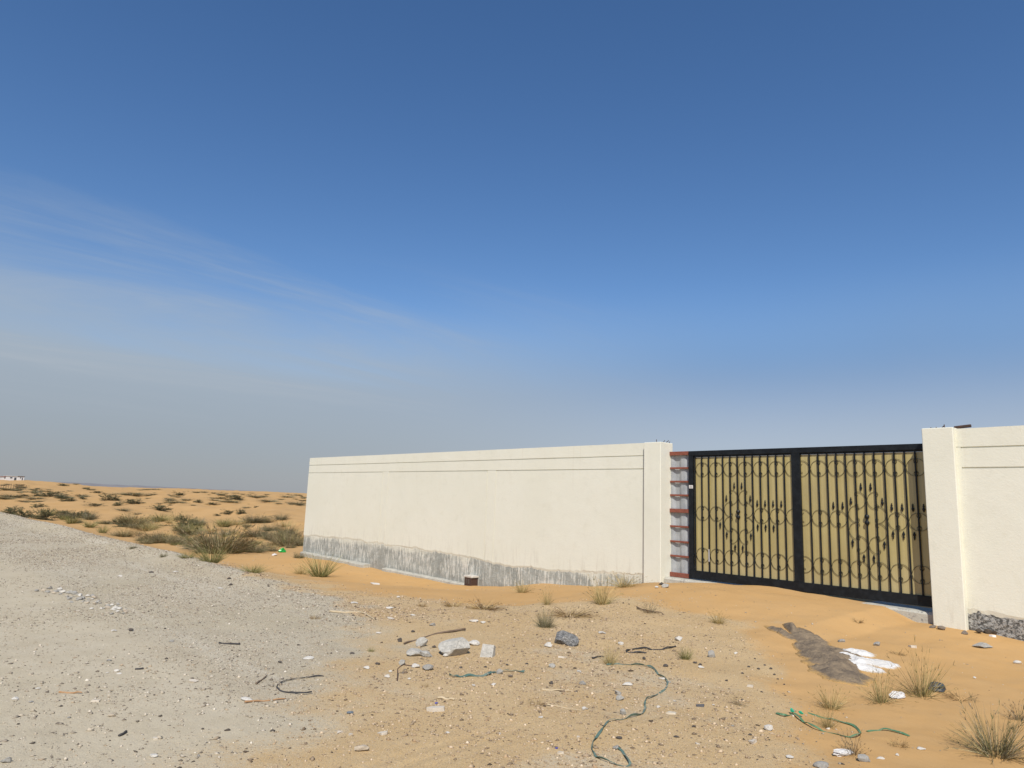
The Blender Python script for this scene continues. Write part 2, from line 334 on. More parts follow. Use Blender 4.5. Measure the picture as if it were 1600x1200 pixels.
    (-12.454, 2.276, 0.0684, 0.55, 0.8, 'tanrock', 'RUBBLE'),
    (-12.363, 2.433, 0.0481, 0.55, 0.8, 'white', 'RUBBLE'),
    (-12.495, 2.381, 0.0732, 0.55, 0.8, 'grey', 'RUBBLE'),
    (-12.422, 2.337, 0.0815, 0.55, 0.8, 'grey', 'RUBBLE'),
    (-9.951, 2.5, 0.0571, 0.55, 0.8, 'grey', 'RUBBLE'),
    (-12.289, 2.395, 0.0918, 0.55, 0.8, 'white', 'RUBBLE'),
    (-11.805, 2.365, 0.044, 0.55, 0.8, 'grey', 'RUBBLE'),
    (-12.123, 2.509, 0.0707, 0.55, 0.8, 'concrete', 'RUBBLE'),
    (-12.44, 2.238, 0.0767, 0.55, 0.8, 'grey', 'RUBBLE'),
    (-11.55, 2.511, 0.0882, 0.55, 0.8, 'grey', 'RUBBLE'),
    (-10.109, 2.606, 0.0588, 0.55, 0.8, 'white', 'RUBBLE'),
    (-11.75, 2.435, 0.0387, 0.55, 0.8, 'grey', 'RUBBLE'),
    (-11.141, 2.596, 0.0478, 0.55, 0.8, 'white', 'RUBBLE'),
    (-11.584, 2.349, 0.0768, 0.55, 0.8, 'grey', 'RUBBLE'),
    (-11.446, 2.612, 0.0517, 0.55, 0.8, 'white', 'RUBBLE'),
    (-10.151, 2.685, 0.0623, 0.55, 0.8, 'grey', 'RUBBLE'),
    (-11.938, 2.514, 0.0541, 0.55, 0.8, 'concrete', 'RUBBLE'),
    (-12.247, 2.5, 0.0784, 0.55, 0.8, 'concrete', 'RUBBLE'),
    (-10.108, 2.691, 0.0804, 0.55, 0.8, 'tanrock', 'RUBBLE'),
    (-10.223, 2.726, 0.0497, 0.55, 0.8, 'concrete', 'RUBBLE'),
    (-11.499, 2.465, 0.0845, 0.55, 0.8, 'grey', 'RUBBLE'),
    (-10.527, 2.584, 0.0823, 0.55, 0.8, 'tanrock', 'RUBBLE'),
    (-10.622, 2.701, 0.0392, 0.55, 0.8, 'white', 'RUBBLE'),
    (-11.599, 2.473, 0.0435, 0.55, 0.8, 'tanrock', 'RUBBLE'),
    (-10.537, 2.709, 0.0582, 0.55, 0.8, 'concrete', 'RUBBLE'),
    (-11.258, 2.442, 0.0425, 0.55, 0.8, 'white', 'RUBBLE'),
    (-10.643, 2.616, 0.081, 0.55, 0.8, 'concrete', 'RUBBLE'),
    (-12.289, 2.289, 0.0679, 0.55, 0.8, 'tanrock', 'RUBBLE'),
    (-12.178, 2.541, 0.0767, 0.55, 0.8, 'grey', 'RUBBLE'),
    (-10.505, 2.505, 0.0469, 0.55, 0.8, 'white', 'RUBBLE'),
    (-12.027, 2.482, 0.0902, 0.55, 0.8, 'concrete', 'RUBBLE'),
    (-11.065, 2.572, 0.0631, 0.55, 0.8, 'concrete', 'RUBBLE'),
    (-11.64, 2.375, 0.0626, 0.55, 0.8, 'concrete', 'RUBBLE'),
    (-12.137, 2.44, 0.0834, 0.55, 0.8, 'concrete', 'RUBBLE'),
    (-9.94, 2.621, 0.0533, 0.55, 0.8, 'concrete', 'RUBBLE'),
    (-10.329, 2.636, 0.0411, 0.55, 0.8, 'concrete', 'RUBBLE'),
    (-10.298, 2.595, 0.068, 0.55, 0.8, 'white', 'RUBBLE'),
    (-12.669, 2.429, 0.0771, 0.55, 0.8, 'white', 'RUBBLE'),
    (-12.116, 2.341, 0.0519, 0.55, 0.8, 'grey', 'RUBBLE'),
    (-12.483, 2.338, 0.0482, 0.55, 0.8, 'grey', 'RUBBLE'),
    (-10.996, 2.604, 0.0463, 0.55, 0.8, 'grey', 'RUBBLE'),
    (-9.992, 2.66, 0.0552, 0.55, 0.8, 'tanrock', 'RUBBLE'),
    (-12.667, 2.22, 0.073, 0.55, 0.8, 'tanrock', 'RUBBLE'),
    (-12.49, 2.406, 0.0581, 0.55, 0.8, 'concrete', 'RUBBLE'),
    (-10.771, 2.766, 0.0626, 0.55, 0.8, 'grey', 'RUBBLE'),
    (-11.126, 2.482, 0.0612, 0.55, 0.8, 'tanrock', 'RUBBLE'),
    (-11.825, 2.367, 0.0584, 0.55, 0.8, 'tanrock', 'RUBBLE'),
    (-10.972, 2.531, 0.065, 0.55, 0.8, 'tanrock', 'RUBBLE'),
    (-11.371, 2.486, 0.0401, 0.55, 0.8, 'grey', 'RUBBLE'),
    (-11.266, 2.31, 0.0626, 0.55, 0.8, 'concrete', 'RUBBLE'),
    (-11.254, 2.642, 0.0582, 0.55, 0.8, 'grey', 'RUBBLE'),
    (-11.446, 2.423, 0.0557, 0.55, 0.8, 'grey', 'RUBBLE'),
    (-10.529, 2.405, 0.0573, 0.55, 0.8, 'white', 'RUBBLE'),
    (-12.81, 2.328, 0.0927, 0.55, 0.8, 'grey', 'RUBBLE'),
    (-11.244, 2.505, 0.0583, 0.55, 0.8, 'concrete', 'RUBBLE'),
    (-12.473, 2.284, 0.0649, 0.55, 0.8, 'tanrock', 'RUBBLE'),
    (-12.123, 2.511, 0.0511, 0.55, 0.8, 'concrete', 'RUBBLE'),
    (-10.749, 2.686, 0.0593, 0.55, 0.8, 'white', 'RUBBLE'),
    (-11.702, 2.659, 0.0857, 0.55, 0.8, 'grey', 'RUBBLE'),
    (-10.498, 2.537, 0.0498, 0.55, 0.8, 'concrete', 'RUBBLE'),
    (-10.781, 2.643, 0.069, 0.55, 0.8, 'tanrock', 'RUBBLE'),
    (-12.37, 2.394, 0.0765, 0.55, 0.8, 'grey', 'RUBBLE'),
    (-10.448, 2.655, 0.072, 0.55, 0.8, 'white', 'RUBBLE'),
    (-11.752, 2.619, 0.0723, 0.55, 0.8, 'white', 'RUBBLE'),
    (-11.852, 2.534, 0.0861, 0.55, 0.8, 'white', 'RUBBLE'),
    (-10.34, 2.675, 0.0674, 0.55, 0.8, 'white', 'RUBBLE'),
    (-11.477, 2.564, 0.0524, 0.55, 0.8, 'grey', 'RUBBLE'),
    (-11.582, 2.458, 0.0535, 0.55, 0.8, 'grey', 'RUBBLE'),
]
PLANTS = [
    (-17.729, 9.386, 1.061, 0.65, 'grass', 'yellow green grass tuft growing in front of the left end of the wall'),
    (-13.064, 5.566, 0.567, 0.189, 'grass', 'low bright green tuft on the edge of the grey track'),
    (-15.401, 5.635, 0.804, 0.402, 'grass', 'green tuft in front of the large brown bush at the track edge'),
    (-18.44, 9.184, 0.698, 0.279, 'dry', 'short yellow tuft left of the green tuft at the wall end'),
    (-7.578, 7.723, 0.227, 0.246, 'dry', 'upright straw tuft midway along the grey wall base'),
    (-9.501, 9.019, 0.46, 0.23, 'dry', 'pale straw tuft close to the grey wall base'),
    (-7.014, 8.291, 0.528, 0.396, 'dry', 'dense yellow straw tuft left of the gate pillar'),
    (-7.872, 9.89, 0.681, 0.242, 'dry', 'pale wispy grass along the wall beside the pillar'),
    (-6.441, 6.541, 0.336, 0.256, 'grey', 'grey dead tuft above the dark triangular concrete chunk'),
    (-6.726, 7.291, 0.691, 0.138, 'flat', 'long mat of flattened dead stems between two straw tufts'),
    (-7.906, 6.788, 0.565, 0.164, 'flat', 'flattened ruddy dead stems on the sand below the dark block'),
    (-8.63, 6.789, 0.345, 0.115, 'flat', 'small flattened ruddy stems left of the larger patch'),
    (-8.775, 6.33, 0.169, 0.085, 'flat', 'tiny brown tuft alone on the sand before the wall'),
    (-8.513, 4.481, 0.162, 0.073, 'flat', 'tiny brown tuft on the gravel left of the pale stick'),
    (-6.438, 4.039, 0.091, 0.058, 'grass', 'tiny brown green sprout on the track left of the branch'),
    (-5.027, 3.697, 0.075, 0.043, 'flat', 'tiny sprig left below the short green strap'),
    (-4.69, 5.672, 0.227, 0.214, 'dry', 'straw tuft at the upper end of the long green strap'),
    (-4.328, 6.441, 0.183, 0.144, 'grass', 'small green tuft right of the black hose'),
    (-5.163, 8.423, 0.315, 0.166, 'dry', 'thin straw tuft on the bare sand below the gate'),
    (-4.094, 4.081, 0.139, 0.054, 'flat', 'dark brown flattened tuft in the middle foreground'),
    (-3.142, 5.391, 0.153, 0.082, 'twig', 'small brown twiggy tuft right of the dark tile'),
    (-2.672, 6.013, 0.32, 0.176, 'dry', 'spreading straw tuft above the knotted green rope'),
    (-2.457, 5.474, 0.169, 0.169, 'dry', 'upright straw tuft standing in the loop of green rope'),
    (-2.08, 4.983, 0.191, 0.149, 'twig', 'twiggy dead plant at the bottom beside the white crumpled scrap'),
    (-2.365, 7.138, 0.541, 0.417, 'tall', 'tallest straw tuft with radiating stems in front of the pillar'),
    (-2.475, 6.527, 0.406, 0.278, 'tall', 'straw tuft between the white powder and the tallest tuft'),
    (-1.943, 5.38, 0.146, 0.06, 'flat', 'dark brown flattened tuft at the end of the green rope'),
    (-1.486, 5.772, 0.508, 0.305, 'bush', 'big grey green tuft in the bottom right corner'),
    (-3.168, 8.893, 0.188, 0.065, 'flat', 'small flat sprig behind the tallest tuft'),
    (-1.607, 6.936, 0.231, 0.14, 'twig', 'grey twiggy plant at the right edge above the big tuft'),
    (-3.279, 4.189, 0.054, 0.036, 'flat', 'tiny rust coloured sprig inside the green strap bend'),
    (-4.205, 10.402, 0.194, 0.071, 'flat', 'small sprig of dead stems behind the dark shadow smear'),
    (-6.171, 8.321, 0.32, 0.142, 'twig', 'dry curled twigs beside the dark root on the sand'),
    (-2.107, 7.281, 0.333, 0.056, 'flat', 'thin flattened stems to the right of the tallest tuft'),
    (-19.132, 5.098, 0.28, 0.109, 'grey', 'small tuft at the sandy edge of the grey track'),
    (-16.745, 5.084, 0.251, 0.112, 'grey', 'small grey tuft just off the track edge'),
    (-15.937, 5.314, 0.462, 0.163, 'grass', 'thin green tuft left of the big brown bush'),
    (-46.699, 6.137, 1.517, 0.414, 'green', 'dark green bush at the far left edge of the track'),
    (-45.715, 6.677, 1.161, 0.478, 'green', 'second dark green bush from the left edge of the picture'),
    (-55.743, 9.221, 2.113, 0.718, 'green', 'widest dark green bush along the far track edge'),
    (-57.126, 10.596, 1.32, 0.528, 'grey', 'olive bush right of the widest dark green bush'),
    (-53.297, 10.388, 1.239, 0.62, 'grass', 'pale green grass clump at the track edge between bushes'),
    (-44.194, 9.483, 1.112, 0.452, 'grass', 'wide grass clump at the track edge right of the dark bushes'),
    (-39.67, 9.101, 0.693, 0.473, 'grass', 'last green clump of the row along the track edge'),
    (-84.956, 13.362, 1.283, 0.513, 'green', 'small round dark bush on bare sand behind the row'),
    (-37.732, 9.46, 0.913, 0.274, 'brown', 'thin brown clump right of the green row'),
    (-37.941, 10.244, 0.497, 0.435, 'twig', 'spiky twigs standing at the edge of the track'),
    (-34.593, 9.967, 1.031, 0.401, 'brown', 'dark brown bush left of the large brown bush'),
    (-30.953, 9.909, 0.891, 0.393, 'brown', 'brown bush touching the left side of the large one'),
    (-26.028, 9.823, 2.518, 0.961, 'brown', 'largest brown olive bush near the track edge'),
    (-35.41, 15.112, 2.003, 0.581, 'grey', 'olive grass clump behind the largest brown bush'),
    (-26.347, 11.127, 1.003, 0.382, 'brown', 'low brown bush right of the largest one'),
    (-29.545, 14.013, 1.387, 0.721, 'brown', 'brown bush next to the end of the wall'),
    (-35.841, 16.841, 1.48, 0.538, 'grey', 'olive bush behind the one at the wall end'),
    (-23.07, 11.371, 0.393, 0.24, 'brown', 'small brown clump in the sand at the wall corner'),
    (-46.283, 15.152, 1.503, 0.712, 'green', 'round dark green bush in the middle of the dunes'),
    (-47.64, 16.449, 1.072, 0.454, 'grey', 'grey bush right of the round dark green bush'),
    (-45.549, 17.233, 1.613, 0.524, 'grass', 'pale grass clump right of the round bush'),
    (-50.83, 21.269, 2.59, 0.601, 'grey', 'long olive bush on the dunes before the wall'),
    (-51.039, 23.526, 1.625, 0.573, 'grey', 'olive bush on the dunes close to the wall'),
    (-54.866, 16.172, 2.293, 0.413, 'grass', 'thin pale grass left of the round dark green bush'),
    (-54.676, 14.24, 2.585, 0.401, 'grass', 'long strip of thin pale grass on the dunes'),
    (-73.45, 27.984, 1.241, 0.523, 'green', 'left one of two small dark domes on bare sand'),
    (-70.826, 28.38, 1.085, 0.511, 'green', 'right one of two small dark domes on bare sand'),
    (-72.072, 26.531, 0.635, 0.254, 'green', '*small dark green shrub on the middle dunes right of the dune centre'),
    (-130.204, 21.698, 4.37, 0.894, 'green', 'dark mound of shrubs on the left dunes'),
    (-120.002, 21.989, 2.225, 0.464, 'grey', '*small olive tuft on the far dune slope at the far left'),
    (-120.452, 15.922, 3.752, 0.715, 'grey', 'brownish thicket at the left edge below the fence posts'),
    (-114.744, 17.692, 2.598, 0.52, 'grey', '*small olive tuft on the far dune slope at the far left'),
    (-95.618, 18.011, 1.631, 0.445, 'green', '*small dark green shrub on the far dune slope at the far left'),
    (-133.799, 27.02, 2.099, 0.63, 'grey', '*small olive tuft on the far dune slope left of the dune centre'),
    (-77.213, 16.706, 1.589, 0.306, 'green', '*small dark green shrub on the middle dunes left of the dune centre'),
    (-118.322, 27.609, 2.659, 1.045, 'green', 'dark shrub with a long tail on the left dunes'),
    (-82.032, 19.852, 1.191, 0.463, 'green', '*small dark green shrub on the far dune slope left of the dune centre'),
    (-98.529, 25.992, 2.183, 0.647, 'green', 'dark shrub mound right of the tailed one'),
    (-71.73, 17.777, 1.51, 0.348, 'grey', '*small olive tuft on the middle dunes left of the dune centre'),
    (-151.584, 38.916, 5.95, 0.744, 'grey', 'long line of shrubs below the far ridge'),
    (-60.289, 16.093, 0.692, 0.247, 'grey', '*small olive tuft on the middle dunes left of the dune centre'),
    (-77.345, 22.673, 2.072, 0.583, 'green', 'dark tapering shrub on a bare sand hump'),
    (-167.316, 52.968, 2.572, 0.714, 'green', '*small dark green shrub just under the horizon right of the dune centre'),
    (-105.118, 38.073, 1.85, 0.37, 'green', '*small dark green shrub on the far dune slope right of the dune centre'),
    (-106.585, 36.309, 1.294, 0.462, 'green', '*small dark green shrub on the far dune slope right of the dune centre'),
    (-155.923, 61.191, 3.925, 1.122, 'green', 'dark shrubs on the far dune left of the wall'),
    (-161.8, 59.808, 2.581, 0.717, 'grey', '*small olive tuft just under the horizon right of the dune centre'),
    (-163.946, 68.03, 5.989, 0.749, 'grey', '*small olive tuft just under the horizon close to the wall end'),
    (-127.727, 56.09, 3.789, 0.71, 'grey', '*small olive tuft on the far dune slope close to the wall end'),
    (-124.67, 60.33, 3.804, 0.832, 'grey', 'olive shrubs on the far dune touching the wall end'),
    (-193.384, 90.471, 4.388, 0.731, 'grey', '*small olive tuft just under the horizon close to the wall end'),
    (-83.552, 27.942, 0.721, 0.216, 'grey', '*small olive tuft on the far dune slope right of the dune centre'),
    (-98.636, 40.166, 1.252, 0.358, 'grey', '*small olive tuft on the far dune slope close to the wall end'),
    (-97.787, 41.169, 0.716, 0.268, 'green', '*small dark green shrub on the far dune slope close to the wall end'),
    (-148.885, 41.273, 1.73, 0.494, 'grey', '*small olive tuft on the far dune slope left of the dune centre'),
    (-149.531, 32.394, 1.662, 0.475, 'green', '*small dark green shrub on the far dune slope left of the dune centre'),
    (-257.608, 52.98, 2.436, 0.609, 'green', '*small dark green shrub just under the horizon left of the dune centre'),
    (-284.913, 51.333, 3.524, 0.881, 'green', '*small dark green shrub just under the horizon at the far left'),
    (-291.597, 56.394, 2.278, 0.683, 'grey', '*small olive tuft just under the horizon at the far left'),
    (-37.862, 13.209, 0.506, 0.201, 'grass', '*small pale green tuft on the sand behind the track edge right of the dune centre'),
    (-29.285, 13.145, 0.917, 0.234, 'dry', '*small straw tuft on the sand behind the track edge close to the wall end'),
    (-31.394, 9.499, 1.118, 0.439, 'brown', '*small brown shrub on the sand behind the track edge right of the dune centre'),
    (-29.914, 14.857, 0.773, 0.222, 'brown', '*small brown shrub on the sand behind the track edge close to the wall end'),
    (-46.331, 15.95, 1.309, 0.339, 'grey', '*small olive tuft on the middle dunes right of the dune centre'),
    (-31.583, 12.858, 0.635, 0.231, 'grey', '*small olive tuft on the sand behind the track edge close to the wall end'),
    (-26.579, 11.399, 0.436, 0.147, 'grass', '*small pale green tuft on the sand behind the track edge close to the wall end'),
    (-35.871, 14.79, 0.797, 0.304, 'grey', '*small olive tuft on the sand behind the track edge close to the wall end'),
    (-44.163, 12.509, 1.135, 0.437, 'grass', '*small pale green tuft on the sand behind the track edge left of the dune centre'),
    (-33.906, 16.019, 1.039, 0.314, 'dry', '*small straw tuft on the sand behind the track edge close to the wall end'),
    (-26.63, 11.88, 0.677, 0.222, 'brown', '*small brown shrub on the sand behind the track edge close to the wall end'),
    (-32.912, 13.831, 0.494, 0.19, 'grey', '*small olive tuft on the sand behind the track edge close to the wall end'),
    (-34.622, 15.903, 0.89, 0.292, 'dry', '*small straw tuft on the sand behind the track edge close to the wall end'),
    (-40.824, 14.729, 1.351, 0.346, 'dry', '*small straw tuft on the sand behind the track edge right of the dune centre'),
    (-49.593, 13.124, 1.724, 0.666, 'brown', '*small brown shrub on the middle dunes left of the dune centre'),
    (-51.135, 21.831, 1.935, 0.674, 'brown', '*small brown shrub on the middle dunes close to the wall end'),
    (-32.792, 9.353, 0.667, 0.198, 'grass', '*small pale green tuft on the sand behind the track edge left of the dune centre'),
    (-30.306, 14.509, 1.081, 0.352, 'grass', '*small pale green tuft on the sand behind the track edge close to the wall end'),
    (-27.906, 11.282, 0.675, 0.284, 'dry', '*small straw tuft on the sand behind the track edge close to the wall end'),
    (-48.571, 14.536, 0.647, 0.166, 'brown', '*small brown shrub on the middle dunes right of the dune centre'),
    (-55.042, 16.284, 1.873, 0.648, 'grass', '*small pale green tuft on the middle dunes right of the dune centre'),
    (-37.789, 9.645, 1.244, 0.465, 'dry', '*small straw tuft on the sand behind the track edge left of the dune centre'),
    (-39.279, 12.761, 0.66, 0.251, 'grey', '*small olive tuft on the sand behind the track edge right of the dune centre'),
    (-39.525, 13.291, 1.371, 0.384, 'grass', '*small pale green tuft on the sand behind the track edge right of the dune centre'),
    (-32.154, 13.825, 0.44, 0.189, 'grass', '*small pale green tuft on the sand behind the track edge close to the wall end'),
    (-36.485, 17.348, 1.449, 0.561, 'dry', '*small straw tuft on the sand behind the track edge close to the wall end'),
    (-31.001, 8.704, 0.58, 0.223, 'brown', '*small brown shrub on the sand behind the track edge left of the dune centre'),
    (-34.246, 13.195, 0.987, 0.427, 'grass', '*small pale green tuft on the sand behind the track edge right of the dune centre'),
    (-47.658, 19.519, 1.07, 0.282, 'dry', '*small straw tuft on the middle dunes close to the wall end'),
    (-45.448, 13.106, 1.29, 0.565, 'dry', '*small straw tuft on the sand behind the track edge right of the dune centre'),
    (-54.175, 13.78, 1.643, 0.545, 'grey', '*small olive tuft on the middle dunes left of the dune centre'),
    (-34.256, 15.502, 1.34, 0.527, 'brown', '*small brown shrub on the sand behind the track edge close to the wall end'),
    (-35.31, 16.559, 1.393, 0.363, 'brown', '*small brown shrub on the sand behind the track edge close to the wall end'),
    (-35.909, 14.431, 1.206, 0.313, 'dry', '*small straw tuft on the sand behind the track edge close to the wall end'),
    (-32.332, 11.45, 1.129, 0.497, 'brown', '*small brown shrub on the sand behind the track edge right of the dune centre'),
    (-37.425, 10.972, 0.811, 0.289, 'grey', '*small olive tuft on the sand behind the track edge right of the dune centre'),
    (-28.238, 13.502, 0.441, 0.197, 'brown', '*small brown shrub on the sand behind the track edge close to the wall end'),
    (-26.961, 10.572, 0.49, 0.124, 'dry', '*small straw tuft on the sand behind the track edge close to the wall end'),
    (-39.475, 13.126, 1.252, 0.444, 'brown', '*small brown shrub on the sand behind the track edge right of the dune centre'),
    (-25.809, 10.961, 0.544, 0.185, 'brown', '*small brown shrub on the sand behind the track edge close to the wall end'),
    (-48.177, 18.201, 1.215, 0.493, 'grass', '*small pale green tuft on the middle dunes right of the dune centre'),
    (-38.168, 17.043, 0.632, 0.168, 'brown', '*small brown shrub on the sand behind the track edge close to the wall end'),
    (-28.983, 12.08, 1.127, 0.432, 'grass', '*small pale green tuft on the sand behind the track edge close to the wall end'),
    (-47.38, 12.495, 0.873, 0.284, 'grey', '*small olive tuft on the middle dunes left of the dune centre'),
    (-29.261, 9.93, 0.351, 0.108, 'brown', '*small brown shrub on the sand behind the track edge right of the dune centre'),
    (-37.805, 14.527, 1.291, 0.492, 'grey', '*small olive tuft on the sand behind the track edge right of the dune centre'),
    (-32.036, 13.592, 0.642, 0.265, 'dry', '*small straw tuft on the sand behind the track edge close to the wall end'),
    (-40.282, 15.328, 0.827, 0.23, 'dry', '*small straw tuft on the sand behind the track edge right of the dune centre'),
    (-39.894, 16.311, 0.573, 0.231, 'dry', '*small straw tuft on the sand behind the track edge close to the wall end'),
    (-50.047, 12.969, 1.755, 0.729, 'dry', '*small straw tuft on the middle dunes left of the dune centre'),
    (-47.378, 13.266, 0.968, 0.274, 'dry', '*small straw tuft on the middle dunes left of the dune centre'),
    (-30.179, 13.596, 0.47, 0.167, 'brown', '*small brown shrub on the sand behind the track edge close to the wall end'),
    (-50.009, 19.838, 1.656, 0.558, 'dry', '*small straw tuft on the middle dunes close to the wall end'),
    (-43.922, 12.258, 1.501, 0.514, 'dry', '*small straw tuft on the sand behind the track edge left of the dune centre'),
    (-55.237, 15.973, 1.565, 0.442, 'dry', '*small straw tuft on the middle dunes right of the dune centre'),
    (-33.416, 16.347, 0.542, 0.224, 'dry', '*small straw tuft on the sand behind the track edge close to the wall end'),
    (-47.172, 19.385, 0.599, 0.259, 'brown', '*small brown shrub on the middle dunes close to the wall end'),
    (-26.312, 9.575, 0.591, 0.173, 'grass', '*small pale green tuft on the sand behind the track edge right of the dune centre'),
    (-38.251, 17.102, 1.044, 0.421, 'brown', '*small brown shrub on the sand behind the track edge close to the wall end'),
    (-27.675, 9.313, 0.91, 0.348, 'grey', '*small olive tuft on the sand behind the track edge right of the dune centre'),
    (-37.577, 14.837, 0.614, 0.256, 'dry', '*small straw tuft on the sand behind the track edge close to the wall end'),
    (-48.243, 16.229, 1.076, 0.431, 'grass', '*small pale green tuft on the middle dunes right of the dune centre'),
    (-45.015, 21.065, 1.603, 0.505, 'dry', '*small straw tuft on the middle dunes close to the wall end'),
    (-33.526, 15.415, 1.186, 0.386, 'grey', '*small olive tuft on the sand behind the track edge close to the wall end'),
    (-34.594, 9.597, 0.927, 0.383, 'grey', '*small olive tuft on the sand behind the track edge left of the dune centre'),
    (-51.316, 16.49, 1.021, 0.334, 'dry', '*small straw tuft on the middle dunes right of the dune centre'),
    (-32.922, 12.456, 0.798, 0.325, 'dry', '*small straw tuft on the sand behind the track edge right of the dune centre'),
    (-30.509, 14.548, 0.979, 0.35, 'dry', '*small straw tuft on the sand behind the track edge close to the wall end'),
    (-34.235, 11.454, 1.008, 0.357, 'grass', '*small pale green tuft on the sand behind the track edge right of the dune centre'),
    (-52.087, 16.375, 1.643, 0.611, 'dry', '*small straw tuft on the middle dunes right of the dune centre'),
    (-30.138, 9.499, 0.411, 0.165, 'grass', '*small pale green tuft on the sand behind the track edge right of the dune centre'),
    (-30.778, 14.448, 1.128, 0.449, 'dry', '*small straw tuft on the sand behind the track edge close to the wall end'),
    (-37.281, 14.216, 0.553, 0.152, 'grass', '*small pale green tuft on the sand behind the track edge right of the dune centre'),
    (-34.567, 16.951, 0.847, 0.212, 'dry', '*small straw tuft on the sand behind the track edge close to the wall end'),
    (-29.455, 9.98, 0.754, 0.22, 'dry', '*small straw tuft on the sand behind the track edge right of the dune centre'),
    (-40.529, 13.122, 1.356, 0.58, 'grass', '*small pale green tuft on the sand behind the track edge right of the dune centre'),
    (-50.77, 15.556, 0.976, 0.4, 'dry', '*small straw tuft on the middle dunes right of the dune centre'),
    (-39.092, 10.585, 0.626, 0.239, 'dry', '*small straw tuft on the sand behind the track edge left of the dune centre'),
    (-27.353, 10.503, 0.976, 0.386, 'dry', '*small straw tuft on the sand behind the track edge right of the dune centre'),
    (-38.172, 11.615, 1.021, 0.305, 'dry', '*small straw tuft on the sand behind the track edge right of the dune centre'),
    (-32.897, 10.395, 1.195, 0.343, 'grey', '*small olive tuft on the sand behind the track edge right of the dune centre'),
    (-60.463, 11.244, 1.129, 0.424, 'green', '*small dark green shrub on the middle dunes at the far left'),
    (-56.351, 10.923, 1.146, 0.455, 'grey', '*small olive tuft on the middle dunes at the far left'),
    (-58.852, 10.029, 1.361, 0.603, 'grass', '*small pale green tuft on the middle dunes at the far left'),
    (-57.14, 11.058, 0.906, 0.393, 'green', '*small dark green shrub on the middle dunes at the far left'),
    (-46.986, 15.253, 1.074, 0.321, 'grass', '*small pale green tuft on the middle dunes right of the dune centre'),
    (-57.112, 10.671, 0.63, 0.258, 'grass', '*small pale green tuft on the middle dunes at the far left'),
    (-40.474, 12.966, 0.952, 0.416, 'grey', '*small olive tuft on the sand behind the track edge right of the dune centre'),
    (-49.148, 11.163, 0.637, 0.213, 'brown', '*small brown shrub on the middle dunes left of the dune centre'),
    (-49.823, 12.22, 1.137, 0.335, 'green', '*small dark green shrub on the middle dunes left of the dune centre'),
    (-41.554, 14.466, 0.436, 0.195, 'grass', '*small pale green tuft on the sand behind the track edge right of the dune centre'),
    (-64.041, 11.696, 1.005, 0.34, 'grey', '*small olive tuft on the middle dunes at the far left'),
    (-45.479, 11.459, 1.018, 0.288, 'green', '*small dark green shrub on the sand behind the track edge left of the dune centre'),
    (-39.4, 14.255, 0.561, 0.19, 'brown', '*small brown shrub on the sand behind the track edge right of the dune centre'),
    (-55.658, 11.825, 1.196, 0.495, 'grey', '*small olive tuft on the middle dunes left of the dune centre'),
    (-57.115, 12.182, 1.378, 0.508, 'grey', '*small olive tuft on the middle dunes left of the dune centre'),
    (-53.639, 10.72, 0.75, 0.302, 'brown', '*small brown shrub on the middle dunes at the far left'),
    (-58.935, 12.276, 1.041, 0.466, 'green', '*small dark green shrub on the middle dunes left of the dune centre'),
    (-45.414, 14.914, 0.852, 0.257, 'grey', '*small olive tuft on the sand behind the track edge right of the dune centre'),
    (-57.857, 9.304, 0.872, 0.247, 'grass', '*small pale green tuft on the middle dunes at the far left'),
    (-45.222, 12.051, 1.15, 0.337, 'brown', '*small brown shrub on the sand behind the track edge left of the dune centre'),
    (-55.556, 10.819, 0.529, 0.195, 'grass', '*small pale green tuft on the middle dunes at the far left'),
    (-45.814, 12.543, 0.841, 0.239, 'brown', '*small brown shrub on the sand behind the track edge left of the dune centre'),
    (-49.092, 11.409, 0.844, 0.322, 'grey', '*small olive tuft on the middle dunes left of the dune centre'),
    (-56.99, 11.302, 1.238, 0.518, 'green', '*small dark green shrub on the middle dunes at the far left'),
    (-44.186, 15.114, 1.295, 0.529, 'grass', '*small pale green tuft on the sand behind the track edge right of the dune centre'),
    (-56.232, 10.48, 0.922, 0.411, 'grass', '*small pale green tuft on the middle dunes at the far left'),
    (-106.113, 31.885, 0.707, 0.134, 'brown', '*small brown shrub on the far dune slope right of the dune centre'),
    (-185.036, 30.3, 1.596, 0.418, 'brown', '*small brown shrub just under the horizon at the far left'),
    (-272.493, 74.522, 2.394, 0.596, 'grey', '*small olive tuft just under the horizon left of the dune centre'),
    (-194.643, 30.384, 1.706, 0.461, 'green', '*small dark green shrub just under the horizon at the far left'),
    (-149.639, 42.289, 1.515, 0.438, 'grey', '*small olive tuft on the far dune slope left of the dune centre'),
    (-167.496, 60.242, 1.332, 0.427, 'grey', '*small olive tuft just under the horizon right of the dune centre'),
    (-97.572, 19.996, 0.581, 0.124, 'green', '*small dark green shrub on the far dune slope left of the dune centre'),
    (-428.488, 158.894, 2.627, 0.494, 'grey', '*small olive tuft just under the horizon right of the dune centre'),
    (-96.988, 28.54, 0.921, 0.172, 'brown', '*small brown shrub on the far dune slope right of the dune centre'),
    (-184.251, 25.45, 0.758, 0.14, 'grey', '*small olive tuft just under the horizon at the far left'),
    (-111.459, 15.988, 1.787, 0.333, 'grey', '*small olive tuft on the far dune slope at the far left'),
    (-474.991, 132.031, 1.733, 0.352, 'green', '*small dark green shrub just under the horizon left of the dune centre'),
    (-117.635, 35.932, 0.547, 0.113, 'grey', '*small olive tuft on the far dune slope right of the dune centre'),
    (-167.317, 80.096, 1.56, 0.518, 'grey', '*small olive tuft just under the horizon close to the wall end'),
    (-271.462, 72.589, 1.939, 0.605, 'grey', '*small olive tuft just under the horizon left of the dune centre'),
